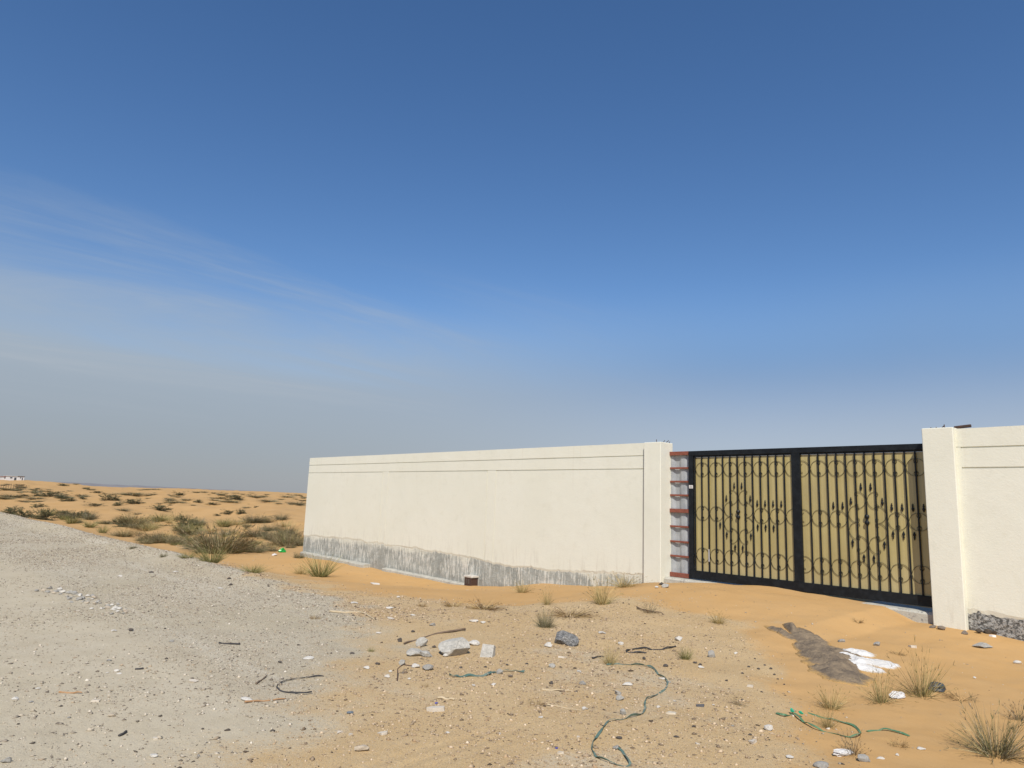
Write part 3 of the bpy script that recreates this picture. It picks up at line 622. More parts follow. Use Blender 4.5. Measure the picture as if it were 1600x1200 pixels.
    (-184.321, 28.424, 0.938, 0.219, 'green', '*small dark green shrub just under the horizon at the far left'),
    (-122.472, 57.973, 0.967, 0.329, 'grey', '*small olive tuft on the far dune slope close to the wall end'),
    (-184.009, 23.469, 2.021, 0.611, 'brown', '*small brown shrub just under the horizon at the far left'),
    (-125.233, 59.152, 1.138, 0.374, 'grey', '*small olive tuft on the far dune slope close to the wall end'),
    (-136.087, 64.27, 1.122, 0.195, 'grey', '*small olive tuft on the far dune slope close to the wall end'),
    (-161.03, 61.852, 1.353, 0.237, 'brown', '*small brown shrub just under the horizon close to the wall end'),
    (-217.857, 30.634, 1.208, 0.372, 'brown', '*small brown shrub just under the horizon at the far left'),
    (-99.63, 15.958, 1.254, 0.241, 'grey', '*small olive tuft on the far dune slope at the far left'),
    (-180.781, 88.997, 2.125, 0.585, 'grey', '*small olive tuft just under the horizon close to the wall end'),
    (-99.314, 15.391, 1.205, 0.292, 'grey', '*small olive tuft on the far dune slope at the far left'),
    (-125.972, 61.081, 1.643, 0.479, 'grey', '*small olive tuft on the far dune slope close to the wall end'),
    (-142.026, 43.369, 0.491, 0.118, 'grey', '*small olive tuft on the far dune slope right of the dune centre'),
    (-161.743, 62.781, 0.933, 0.298, 'grey', '*small olive tuft just under the horizon close to the wall end'),
    (-446.205, 164.322, 1.718, 0.282, 'brown', '*small brown shrub just under the horizon right of the dune centre'),
    (-190.729, 93.694, 1.156, 0.367, 'grey', '*small olive tuft just under the horizon close to the wall end'),
    (-95.004, 29.905, 1.287, 0.273, 'brown', '*small brown shrub on the far dune slope right of the dune centre'),
    (-164.643, 62.199, 0.814, 0.255, 'grey', '*small olive tuft just under the horizon right of the dune centre'),
    (-109.663, 35.612, 1.028, 0.334, 'brown', '*small brown shrub on the far dune slope right of the dune centre'),
    (-148.801, 28.47, 0.333, 0.101, 'brown', '*small brown shrub on the far dune slope at the far left'),
    (-252.273, 87.45, 2.725, 0.797, 'grey', '*small olive tuft just under the horizon right of the dune centre'),
    (-161.216, 62.757, 1.881, 0.521, 'grey', '*small olive tuft just under the horizon close to the wall end'),
    (-178.931, 50.792, 0.835, 0.169, 'grey', '*small olive tuft just under the horizon right of the dune centre'),
    (-108.542, 15.898, 0.684, 0.121, 'grey', '*small olive tuft on the far dune slope at the far left'),
    (-187.865, 28.402, 2.191, 0.56, 'grey', '*small olive tuft just under the horizon at the far left'),
    (-262.087, 35.644, 2.117, 0.379, 'brown', '*small brown shrub just under the horizon at the far left'),
    (-180.793, 28.334, 0.972, 0.169, 'brown', '*small brown shrub just under the horizon at the far left'),
    (-160.645, 41.825, 1.967, 0.386, 'brown', '*small brown shrub just under the horizon left of the dune centre'),
    (-182.38, 24.366, 1.879, 0.359, 'grey', '*small olive tuft just under the horizon at the far left'),
    (-251.128, 84.617, 2.146, 0.494, 'grey', '*small olive tuft just under the horizon right of the dune centre'),
    (-150.723, 38.249, 0.56, 0.186, 'brown', '*small brown shrub on the far dune slope left of the dune centre'),
    (-201.277, 97.159, 2.363, 0.669, 'grey', '*small olive tuft just under the horizon close to the wall end'),
    (-266.019, 36.413, 1.919, 0.534, 'brown', '*small brown shrub just under the horizon at the far left'),
    (-251.013, 52.77, 1.912, 0.604, 'brown', '*small brown shrub just under the horizon left of the dune centre'),
    (-159.873, 60.676, 1.459, 0.329, 'grey', '*small olive tuft just under the horizon right of the dune centre'),
    (-117.254, 14.922, 1.383, 0.457, 'brown', '*small brown shrub on the far dune slope at the far left'),
    (-456.842, 140.639, 1.089, 0.292, 'brown', '*small brown shrub just under the horizon right of the dune centre'),
    (-118.62, 36.128, 1.906, 0.514, 'grey', '*small olive tuft on the far dune slope right of the dune centre'),
    (-158.954, 58.855, 2.09, 0.341, 'grey', '*small olive tuft just under the horizon right of the dune centre'),
    (-133.411, 64.074, 1.437, 0.287, 'grey', '*small olive tuft on the far dune slope close to the wall end'),
    (-213.551, 89.376, 1.237, 0.269, 'grey', '*small olive tuft just under the horizon close to the wall end'),
    (-133.392, 23.808, 1.941, 0.622, 'grey', '*small olive tuft on the far dune slope at the far left'),
    (-267.089, 85.696, 1.041, 0.224, 'grey', '*small olive tuft just under the horizon right of the dune centre'),
    (-185.042, 23.274, 1.402, 0.447, 'brown', '*small brown shrub just under the horizon at the far left'),
    (-189.253, 25.772, 0.572, 0.127, 'grey', '*small olive tuft just under the horizon at the far left'),
    (-214.037, 29.055, 0.65, 0.142, 'brown', '*small brown shrub just under the horizon at the far left'),
    (-207.213, 90.215, 1.778, 0.582, 'grey', '*small olive tuft just under the horizon close to the wall end'),
    (-117.356, 14.101, 1.649, 0.42, 'brown', '*small brown shrub on the far dune slope at the far left'),
    (-135.622, 19.384, 1.34, 0.44, 'grey', '*small olive tuft on the far dune slope at the far left'),
    (-184.698, 21.972, 0.913, 0.206, 'grey', '*small olive tuft just under the horizon at the far left'),
    (-121.887, 59.192, 1.658, 0.278, 'grey', '*small olive tuft on the far dune slope close to the wall end'),
    (-226.411, 88.244, 1.75, 0.37, 'brown', '*small brown shrub just under the horizon close to the wall end'),
    (-251.133, 84.6, 2.07, 0.528, 'brown', '*small brown shrub just under the horizon right of the dune centre'),
    (-129.67, 18.622, 1.45, 0.255, 'green', '*small dark green shrub on the far dune slope at the far left'),
    (-119.079, 21.477, 1.685, 0.555, 'green', '*small dark green shrub on the far dune slope at the far left'),
    (-136.408, 20.901, 1.386, 0.403, 'grey', '*small olive tuft on the far dune slope at the far left'),
    (-95.806, 19.649, 0.275, 0.078, 'green', '*small dark green shrub on the far dune slope left of the dune centre'),
    (-192.425, 90.16, 0.533, 0.164, 'grey', '*small olive tuft just under the horizon close to the wall end'),
    (-99.439, 15.884, 1.106, 0.197, 'grey', '*small olive tuft on the far dune slope at the far left'),
    (-129.499, 53.198, 0.454, 0.113, 'brown', '*small brown shrub on the far dune slope close to the wall end'),
    (-165.649, 81.244, 2.19, 0.481, 'grey', '*small olive tuft just under the horizon close to the wall end'),
    (-122.851, 32.198, 0.542, 0.105, 'brown', '*small brown shrub on the far dune slope left of the dune centre'),
    (-271.754, 73.429, 0.756, 0.256, 'brown', '*small brown shrub just under the horizon left of the dune centre'),
    (-184.947, 24.014, 0.843, 0.145, 'grey', '*small olive tuft just under the horizon at the far left'),
    (-148.224, 33.667, 0.737, 0.123, 'brown', '*small brown shrub on the far dune slope left of the dune centre'),
    (-201.168, 86.559, 2.225, 0.484, 'grey', '*small olive tuft just under the horizon close to the wall end'),
    (-433.557, 141.296, 0.836, 0.276, 'green', '*small dark green shrub just under the horizon right of the dune centre'),
    (-133.404, 51.502, 1.851, 0.56, 'brown', '*small brown shrub on the far dune slope close to the wall end'),
    (-268.36, 55.309, 1.139, 0.229, 'brown', '*small brown shrub just under the horizon left of the dune centre'),
    (-148.966, 34.9, 0.633, 0.206, 'brown', '*small brown shrub on the far dune slope left of the dune centre'),
    (-266.526, 82.491, 1.196, 0.246, 'green', '*small dark green shrub just under the horizon right of the dune centre'),
    (-156.445, 56.985, 2.412, 0.392, 'brown', '*small brown shrub just under the horizon right of the dune centre'),
    (-161.418, 59.398, 0.944, 0.198, 'grey', '*small olive tuft just under the horizon right of the dune centre'),
    (-183.789, 25.139, 1.339, 0.261, 'grey', '*small olive tuft just under the horizon at the far left'),
    (-196.825, 32.562, 1.416, 0.277, 'brown', '*small brown shrub just under the horizon at the far left'),
    (-188.574, 93.542, 1.829, 0.395, 'grey', '*small olive tuft just under the horizon close to the wall end'),
    (-197.563, 96.792, 0.998, 0.321, 'green', '*small dark green shrub just under the horizon close to the wall end'),
    (-95.092, 29.624, 1.616, 0.377, 'brown', '*small brown shrub on the far dune slope right of the dune centre'),
    (-163.109, 57.657, 0.712, 0.178, 'grey', '*small olive tuft just under the horizon right of the dune centre'),
    (-264.944, 33.075, 1.915, 0.625, 'grey', '*small olive tuft just under the horizon at the far left'),
    (-160.919, 60.738, 0.928, 0.229, 'grey', '*small olive tuft just under the horizon right of the dune centre'),
    (-214.936, 85.994, 1.735, 0.352, 'grey', '*small olive tuft just under the horizon close to the wall end'),
    (-167.377, 51.089, 1.854, 0.514, 'grey', '*small olive tuft just under the horizon right of the dune centre'),
    (-162.151, 30.532, 1.148, 0.311, 'grey', '*small olive tuft just under the horizon at the far left'),
    (-212.585, 28.601, 0.818, 0.148, 'grey', '*small olive tuft just under the horizon at the far left'),
    (-261.094, 31.608, 1.812, 0.572, 'grey', '*small olive tuft just under the horizon at the far left'),
    (-351.115, 99.717, 3.271, 0.714, 'brown', '*small brown shrub just under the horizon right of the dune centre'),
    (-162.339, 29.514, 0.665, 0.218, 'grey', '*small olive tuft just under the horizon at the far left'),
    (-96.03, 18.524, 0.818, 0.141, 'grey', '*small olive tuft on the far dune slope at the far left'),
    (-263.51, 36.314, 0.855, 0.204, 'grey', '*small olive tuft just under the horizon at the far left'),
    (-212.392, 86.947, 0.899, 0.292, 'brown', '*small brown shrub just under the horizon close to the wall end'),
    (-137.322, 63.992, 0.656, 0.167, 'grey', '*small olive tuft on the far dune slope close to the wall end'),
    (-122.902, 55.858, 1.312, 0.416, 'grey', '*small olive tuft on the far dune slope close to the wall end'),
    (-140.615, 26.01, 0.98, 0.157, 'green', '*small dark green shrub on the far dune slope at the far left'),
    (-203.246, 96.521, 2.266, 0.365, 'grey', '*small olive tuft just under the horizon close to the wall end'),
    (-201.589, 86.846, 1.654, 0.373, 'brown', '*small brown shrub just under the horizon close to the wall end'),
    (-122.533, 24.713, 1.124, 0.272, 'green', '*small dark green shrub on the far dune slope left of the dune centre'),
    (-265.683, 38.792, 0.587, 0.199, 'grey', '*small olive tuft just under the horizon at the far left'),
    (-281.28, 131.498, 1.704, 0.331, 'green', '*small dark green shrub just under the horizon close to the wall end'),
    (-269.31, 34.414, 0.731, 0.121, 'grey', '*small olive tuft just under the horizon at the far left'),
    (-159.564, 73.072, 1.209, 0.316, 'brown', '*small brown shrub just under the horizon close to the wall end'),
    (-92.545, 28.386, 0.92, 0.159, 'grey', '*small olive tuft on the far dune slope right of the dune centre'),
    (-120.951, 15.967, 1.38, 0.337, 'brown', '*small brown shrub on the far dune slope at the far left'),
    (-148.752, 25.958, 1.686, 0.45, 'green', '*small dark green shrub on the far dune slope at the far left'),
    (-214.936, 29.862, 1.967, 0.634, 'brown', '*small brown shrub just under the horizon at the far left'),
    (-206.887, 94.626, 1.133, 0.205, 'grey', '*small olive tuft just under the horizon close to the wall end'),
    (-186.746, 25.653, 2.034, 0.632, 'grey', '*small olive tuft just under the horizon at the far left'),
    (-194.632, 23.118, 1.081, 0.233, 'grey', '*small olive tuft just under the horizon at the far left'),
    (-132.845, 50.163, 1.824, 0.417, 'brown', '*small brown shrub on the far dune slope right of the dune centre'),
    (-120.161, 21.102, 0.643, 0.124, 'grey', '*small olive tuft on the far dune slope at the far left'),
    (-211.145, 28.052, 0.82, 0.24, 'brown', '*small brown shrub just under the horizon at the far left'),
    (-275.117, 72.463, 1.013, 0.183, 'grey', '*small olive tuft just under the horizon left of the dune centre'),
    (-416.558, 171.551, 2.422, 0.509, 'brown', '*small brown shrub just under the horizon close to the wall end'),
    (-165.859, 68.638, 1.75, 0.295, 'grey', '*small olive tuft just under the horizon close to the wall end'),
    (-142.214, 44.455, 1.882, 0.331, 'grey', '*small olive tuft on the far dune slope right of the dune centre'),
    (-195.613, 23.34, 1.622, 0.398, 'brown', '*small brown shrub just under the horizon at the far left'),
    (-125.391, 25.713, 1.261, 0.381, 'grey', '*small olive tuft on the far dune slope left of the dune centre'),
    (-124.874, 58.741, 0.428, 0.121, 'grey', '*small olive tuft on the far dune slope close to the wall end'),
    (-122.021, 36.974, 1.867, 0.487, 'grey', '*small olive tuft on the far dune slope right of the dune centre'),
    (-140.099, 68.617, 0.619, 0.164, 'grey', '*small olive tuft on the far dune slope close to the wall end'),
    (-120.631, 14.502, 0.942, 0.178, 'brown', '*small brown shrub on the far dune slope at the far left'),
    (-262.161, 35.094, 1.854, 0.404, 'grey', '*small olive tuft just under the horizon at the far left'),
    (-186.747, 25.65, 1.076, 0.29, 'grey', '*small olive tuft just under the horizon at the far left'),
    (-120.049, 36.587, 0.517, 0.092, 'grey', '*small olive tuft on the far dune slope right of the dune centre'),
    (-164.344, 81.63, 1.694, 0.4, 'grey', '*small olive tuft just under the horizon close to the wall end'),
    (-100.8, 26.002, 0.617, 0.193, 'grey', '*small olive tuft on the far dune slope left of the dune centre'),
    (-285.992, 70.275, 0.68, 0.143, 'grey', '*small olive tuft just under the horizon left of the dune centre'),
    (-171.392, 51.63, 0.671, 0.199, 'grey', '*small olive tuft just under the horizon right of the dune centre'),
    (-183.071, 26.644, 0.428, 0.114, 'grey', '*small olive tuft just under the horizon at the far left'),
    (-260.018, 32.163, 0.698, 0.129, 'brown', '*small brown shrub just under the horizon at the far left'),
    (-143.561, 39.889, 1.344, 0.372, 'grey', '*small olive tuft on the far dune slope left of the dune centre'),
    (-109.836, 34.409, 0.382, 0.113, 'brown', '*small brown shrub on the far dune slope right of the dune centre'),
    (-135.968, 51.797, 1.226, 0.289, 'brown', '*small brown shrub on the far dune slope right of the dune centre'),
    (-135.373, 49.094, 2.035, 0.37, 'grey', '*small olive tuft on the far dune slope right of the dune centre'),
    (-179.332, 27.966, 1.67, 0.46, 'brown', '*small brown shrub just under the horizon at the far left'),
    (-120.877, 22.755, 1.339, 0.231, 'grey', '*small olive tuft on the far dune slope at the far left'),
    (-133.733, 18.454, 0.915, 0.271, 'grey', '*small olive tuft on the far dune slope at the far left'),
]
STRAP_LONG = [(-4.671, 5.610), (-4.640, 5.739), (-4.542, 5.816), (-4.442, 5.868), (-4.299, 5.850), (-4.122, 5.707), (-4.005, 5.643), (-3.887, 5.506), (-3.779, 5.288), (-3.695, 5.028), (-3.636, 4.848), (-3.516, 4.688), (-3.427, 4.530), (-3.408, 4.368), (-3.417, 4.233), (-3.426, 4.123), (-3.337, 3.962), (-3.265, 3.813), (-3.176, 3.679), (-3.082, 3.601), (-2.994, 3.571), (-2.909, 3.589), (-2.843, 3.641), (-2.920, 3.708), (-3.017, 3.785), (-3.067, 3.796)]
STRAP_SHORT = [(-5.175, 4.064), (-5.113, 4.110), (-5.073, 4.222), (-5.004, 4.335), (-5.060, 4.513), (-4.996, 4.613), (-4.944, 4.669), (-4.871, 4.688)]
ROPE_A = [(-2.850, 5.461), (-2.779, 5.453), (-2.783, 5.585), (-2.673, 5.483), (-2.574, 5.398), (-2.481, 5.331), (-2.384, 5.331), (-2.316, 5.318), (-2.225, 5.291), (-2.196, 5.368), (-2.240, 5.501), (-2.323, 5.619), (-2.424, 5.663), (-2.520, 5.687), (-2.626, 5.704), (-2.722, 5.726)]
ROPE_B = [(-2.228, 5.593), (-2.198, 5.690), (-2.136, 5.735), (-2.057, 5.721), (-1.984, 5.705)]
STICK_PALE = [(-8.868, 4.877), (-8.721, 5.015), (-8.627, 5.175), (-8.420, 5.169), (-8.022, 5.051)]
BRANCH = [(-6.540, 4.503), (-6.634, 4.682), (-6.732, 4.923), (-6.792, 5.110), (-6.756, 5.257), (-6.776, 5.424), (-6.755, 5.514)]
ROD_BLACK = [(-7.591, 2.939), (-7.499, 3.009), (-7.422, 3.091)]
STRIP_BENT = [(-5.805, 3.183), (-5.827, 3.098), (-5.846, 3.019), (-5.851, 2.923), (-5.826, 2.837), (-5.759, 2.745), (-5.652, 2.692), (-5.522, 2.685), (-5.435, 2.725), (-5.362, 2.780), (-5.353, 2.841)]
STICK_BROWN = [(-5.401, 2.325), (-5.387, 2.407), (-5.358, 2.519), (-5.334, 2.615)]
HOSE_BLACK = [(-4.755, 6.358), (-4.823, 6.282), (-4.895, 6.201), (-4.944, 6.340), (-4.905, 6.446), (-4.809, 6.543), (-4.757, 6.704), (-4.748, 6.881)]
ROOT_DARK = [(-6.445, 8.390), (-6.301, 8.349), (-6.172, 8.396), (-5.935, 8.320)]
STICK_CREAM_RIGHT = [(-4.377, 4.419), (-4.286, 4.508), (-4.188, 4.598)]
STICK_CREAM_LEFT = [(-4.674, 3.567), (-4.619, 3.607), (-4.563, 3.645)]
TWIG_DARK = [(-4.906, 5.673), (-4.919, 5.767), (-4.883, 5.824)]
TWIG_LONG = [(-4.020, 4.125), (-3.917, 4.196), (-3.787, 4.233), (-3.775, 4.271)]
STICK_LEAF = [(-5.867, 2.608), (-5.961, 2.691), (-6.052, 2.780)]
STRIP_TRACK = [(-6.885, 1.965), (-6.875, 1.999), (-6.867, 2.027)]
STRIP_TRACK_LOW = [(-5.167, 1.426), (-5.181, 1.448), (-5.214, 1.479)]
STICK_ORANGE = [(-6.426, 1.319), (-6.373, 1.376), (-6.296, 1.445)]
WIRE = [(-5.242, 3.566), (-5.489, 3.736), (-5.563, 3.840)]
SHADOW_SMEAR = [(-3.618, 8.065), (-3.135, 7.251), (-4.191, 8.748), (-4.538, 8.618), (-4.513, 8.902), (-4.392, 9.449), (-4.117, 9.768)]
POWDER = [(-3.248, 8.071), (-3.424, 8.128), (-3.111, 8.168), (-3.122, 7.798), (-3.435, 8.427)]
BAG_GREEN = [(-26.084, 12.162)]
SCRAP_WHITE = [(-2.444, 6.794)]
SCRAP_TORN = [(-2.124, 4.943)]
PLASTIC_BLACK = [(-2.324, 7.404)]
BITS = [(-4.568, 3.476), (-3.315, 3.499)]
BAG_WHITE = [(-24.621, 11.179)]
BLOCK = [(-14.278, 12.291)]
SHEDS = [(-315.7, 38.4, 2.2, 5, 1.1, 'roofred', 'low red roofed shed at the far left of the horizon'), (-315.4, 40.5, 4.2, 5, 1.4, 'bld', 'broad white shed on the left horizon'), (-315.1, 43.0, 1.8, 5, 1.2, 'rust', 'small square shed right of the broad white one'), ]
POSTS = [(-194.62, 23.23, 1.0), (-195.56, 23.81, 1.12), (-187.56, 23.28, 1.24), (-187.01, 23.65, 1.06), (-187.45, 24.15, 1.18), (-187.39, 24.6, 1.0), (-187.33, 25.04, 1.12), (-187.77, 25.55, 1.24), (-188.7, 26.13, 1.06), (-188.14, 26.51, 1.18), (-187.58, 26.89, 1.0), ]

# ------------------------------------------------------------------ helpers
rng = np.random.default_rng(11); rnd = random.Random(7)
def tag(o, label=None, cat=None, group=None, kind=None):
    if label: o['label'] = label
    if cat: o['category'] = cat
    if group: o['group'] = group
    if kind or cat: o['kind'] = kind or 'thing'
    return o
def link(name, data, parent=None, loc=None):
    o = bpy.data.objects.new(name, data); COL.objects.link(o)
    if parent: o.parent = parent
    if loc is not None: o.location = loc
    return o
def empty(name, loc):
    o = bpy.data.objects.new(name, None); COL.objects.link(o); o.location = loc; o.empty_display_size = .2
    bpy.context.view_layer.update(); return o
def mesh(name, verts, faces, mat, smooth=False):
    me = bpy.data.meshes.new(name); me.from_pydata([tuple(v) for v in verts], [], faces); me.update()
    if mat: me.materials.append(mat)
    if smooth: me.polygons.foreach_set('use_smooth', np.ones(len(me.polygons), bool))
    return me
def add(name, verts, faces, mat, parent=None, smooth=False, off=(0, 0, 0)):
    """world-space verts; stored relative to the parent's location"""
    o_ = np.array(parent.location) if parent else np.array(off, float)
    return link(name, mesh(name, np.asarray(verts, float)-o_, faces, mat, smooth), parent, None if parent else off)
BF = [(0,3,2,1),(4,5,6,7),(0,1,5,4),(1,2,6,5),(2,3,7,6),(3,0,4,7)]
def boxv(x0, x1, y0, y1, z0, z1):
    return [(x0,y0,z0),(x1,y0,z0),(x1,y1,z0),(x0,y1,z0),(x0,y0,z1),(x1,y0,z1),(x1,y1,z1),(x0,y1,z1)]
def bevel(o, w=.004, seg=2):
    bm = bmesh.new(); bm.from_mesh(o.data)
    bmesh.ops.bevel(bm, geom=list(bm.edges), offset=w, segments=seg, affect='EDGES', profile=.6)
    bm.to_mesh(o.data); bm.free(); return o
def box(name, x0, x1, y0, y1, z0, z1, mat, parent=None, bv=.004):
    o = add(name, boxv(x0, x1, y0, y1, z0, z1), BF, mat, parent)
    if bv: bevel(o, bv)
    return o
def tube(pts, rad, sides=6, cap=True, flat=None):
    """tube along a polyline, rad scalar or per point; returns verts, faces"""
    P = np.asarray(pts, float); n = len(P)
    rad = np.broadcast_to(rad, (n,))
    T = np.gradient(P, axis=0); T /= np.linalg.norm(T, axis=1)[:, None]+1e-9
    ref = np.array([0, 0, 1.]) if abs(T[:, 2]).mean() < .8 else np.array([1., 0, 0])
    A = np.cross(T, ref); A /= np.linalg.norm(A, axis=1)[:, None]+1e-9
    B = np.cross(T, A)
    V = []; Fc = []
    for i in range(n):
        for k in range(sides):
            a = 2*math.pi*(k+.5)/sides
            V.append(P[i]+rad[i]*(math.cos(a)*A[i]+math.sin(a)*B[i]*(flat or 1)))
    for i in range(n-1):
        for k in range(sides):
            k2 = (k+1) % sides
            Fc.append((i*sides+k, i*sides+k2, (i+1)*sides+k2, (i+1)*sides+k))
    if cap:
        Fc.append(tuple(range(sides))[::-1]); Fc.append(tuple((n-1)*sides+k for k in range(sides)))
    return V, Fc
def resample(pts, n):
    P = np.asarray(pts, float); d = np.r_[0, np.cumsum(np.linalg.norm(np.diff(P, axis=0), axis=1))]
    t = np.linspace(0, d[-1], n)
    # Catmull-Rom through the points
    out = []
    for s in t:
        i = min(max(np.searchsorted(d, s)-1, 0), len(P)-2)
        u = (s-d[i])/max(d[i+1]-d[i], 1e-6)
        p0, p1, p2, p3 = P[max(i-1, 0)], P[i], P[i+1], P[min(i+2, len(P)-1)]
        out.append(.5*((2*p1)+(-p0+p2)*u+(2*p0-5*p1+4*p2-p3)*u*u+(-p0+3*p1-3*p2+p3)*u**3))
    return np.array(out)
def H(x, y): return float(height(np.array([x]), np.array([y]))[0])

# ------------------------------------------------------------------ materials
def new_mat(name, rough=.8, metal=0.0, spec=.35):
    m = bpy.data.materials.new(name); m.use_nodes = True
    t = m.node_tree; b = t.nodes['Principled BSDF']
    b.inputs['Roughness'].default_value = rough; b.inputs['Metallic'].default_value = metal
    b.inputs['Specular IOR Level'].default_value = spec
    return m, t, b
def coords(t, scale=(1, 1, 1), kind='Object'):
    tc = N(t, 'ShaderNodeTexCoord'); mp = N(t, 'ShaderNodeMapping'); mp.inputs['Scale'].default_value = scale
    t.links.new(tc.outputs[kind], mp.inputs[0]); return mp.outputs[0]
def world_pos(t, scale=(1, 1, 1)):
    g = N(t, 'ShaderNodeNewGeometry'); mp = N(t, 'ShaderNodeMapping'); mp.inputs['Scale'].default_value = scale
    t.links.new(g.outputs['Position'], mp.inputs[0]); return mp.outputs[0]
def noise(t, vec, s, d=4.0, r=.55, dist=0.0):
    n = N(t, 'ShaderNodeTexNoise', i_Scale=s, i_Detail=d, i_Roughness=r, i_Distortion=dist)
    t.links.new(vec, n.inputs['Vector']); return n.outputs[0]
def bump(t, b, h, strength=.3, dist=.01, prev=None):
    n = N(t, 'ShaderNodeBump', i_Strength=strength, i_Distance=dist); t.links.new(h, n.inputs['Height'])
    if prev is not None: t.links.new(prev, n.inputs['Normal'])
    t.links.new(n.outputs[0], b.inputs['Normal']); return n.outputs[0]
def setc(t, b, c): t.links.new(c, b.inputs['Base Color'])
def mottled(name, c1, c2, s=8, rough=.85, bs=.3, bd=.004, bscale=60, metal=0.0, spec=.3, kind='Object', c3=None):
    m, t, b = new_mat(name, rough, metal, spec)
    v = coords(t, kind=kind); n = noise(t, v, s, 5, .6)
    c = mixc(t, mrange(t, n, .3, .7), c1, c2)
    if c3: c = mixc(t, mrange(t, noise(t, v, s*3.7, 4, .65), .56, .66), c, c3)
    setc(t, b, c)
    bump(t, b, noise(t, v, bscale, 4, .65), bs, bd)
    return m

def ground_material():
    m, t, b = new_mat('sand_and_gravel', .95, 0, .15)
    at = N(t, 'ShaderNodeAttribute', attribute_name='gravel'); g = at.outputs['Fac']
    at2 = N(t, 'ShaderNodeAttribute', attribute_name='pebbly'); g2 = at2.outputs['Fac']
    v = world_pos(t)
    n1 = noise(t, v, .35, 4, .6); n2 = noise(t, v, 3.0, 5, .6); n3 = noise(t, v, 105, 2, .8); n4 = noise(t, v, 36, 3, .75)
    n5 = noise(t, v, 170, 2, .7); n6 = noise(t, v, .9, 5, .65)
    sand = mixc(t, mrange(t, n1, .35, .65), (.475, .284, .112), (.505, .311, .132))
    sand = mixc(t, mrange(t, n2, .42, .66, 0, .4), sand, (.46, .295, .135))
    sand = mixc(t, mrange(t, n3, .56, .72, 0, .30), sand, (.35, .215, .09))
    sand = mixc(t, mrange(t, n3, .40, .28, 0, .25), sand, (.56, .39, .20))
    tan = mixc(t, mrange(t, n6, .35, .65), (.475, .325, .155), (.51, .365, .19))
    tan = mixc(t, mrange(t, n4, .55, .70, 0, .5), tan, (.36, .265, .155))
    tan = mixc(t, mrange(t, n3, .54, .62, 0, .75), tan, (.25, .19, .13))
    tan = mixc(t, mrange(t, n5, .56, .64, 0, .65), tan, (.66, .55, .38))
    grav = mixc(t, mrange(t, n6, .35, .65), (.45, .38, .26), (.505, .434, .305))
    grav = mixc(t, mrange(t, n1, .45, .62, 0, .55), grav, (.43, .355, .22))
    grav = mixc(t, mrange(t, n2, .45, .7, 0, .4), grav, (.37, .32, .225))
    grav = mixc(t, mrange(t, n4, .55, .70, 0, .6), grav, (.26, .225, .185))
    grav = mixc(t, mrange(t, n3, .53, .61, 0, .85), grav, (.20, .17, .14))
    grav = mixc(t, mrange(t, n5, .55, .63, 0, .75), grav, (.64, .60, .49))
    lane = noise(t, world_pos(t, (.10, 1.5, 1.0)), 1.1, 5, .6, .3)
    grav = mixc(t, mrange(t, lane, .50, .68, 0, .55), grav, (.40, .33, .225))
    grav = mixc(t, mrange(t, lane, .46, .32, 0, .45), grav, (.54, .485, .38))
    at3 = N(t, 'ShaderNodeAttribute', attribute_name='worn')
    grav = mixc(t, math_n(t, 'MULTIPLY', at3.outputs['Fac'], .75), grav, mixc(t, mrange(t, n2, .35, .7), (.525, .455, .33), (.475, .403, .28)))
    # break the transitions up grain by grain
    dn = math_n(t, 'ADD', math_n(t, 'MULTIPLY_ADD', n4, .6, -.3), math_n(t, 'MULTIPLY_ADD', n2, .6, -.3))
    dn = math_n(t, 'ADD', dn, math_n(t, 'MULTIPLY_ADD', n6, 1.1, -.55))
    fac = mrange(t, math_n(t, 'ADD', g, dn), .2, .8)
    fac2 = mrange(t, math_n(t, 'ADD', g2, dn), .2, .8)
    setc(t, b, mixc(t, fac, mixc(t, fac2, sand, tan), grav))
    fac = math_n(t, 'MAXIMUM', fac, math_n(t, 'MULTIPLY', fac2, .8))
    v2 = world_pos(t, (1.0, 2.6, 1.0)); rip = noise(t, v2, 7, 3, .5, .6)
    p = bump(t, b, rip, .22, .02)
    hgt = math_n(t, 'MULTIPLY_ADD', n4, .6, math_n(t, 'MULTIPLY', n3, .5))
    bn = N(t, 'ShaderNodeBump', i_Distance=.012); t.links.new(hgt, bn.inputs['Height']); t.links.new(p, bn.inputs['Normal'])
    t.links.new(math_n(t, 'MULTIPLY_ADD', fac, .6, .16), bn.inputs['Strength'])
    t.links.new(bn.outputs[0], b.inputs['Normal'])
    return m
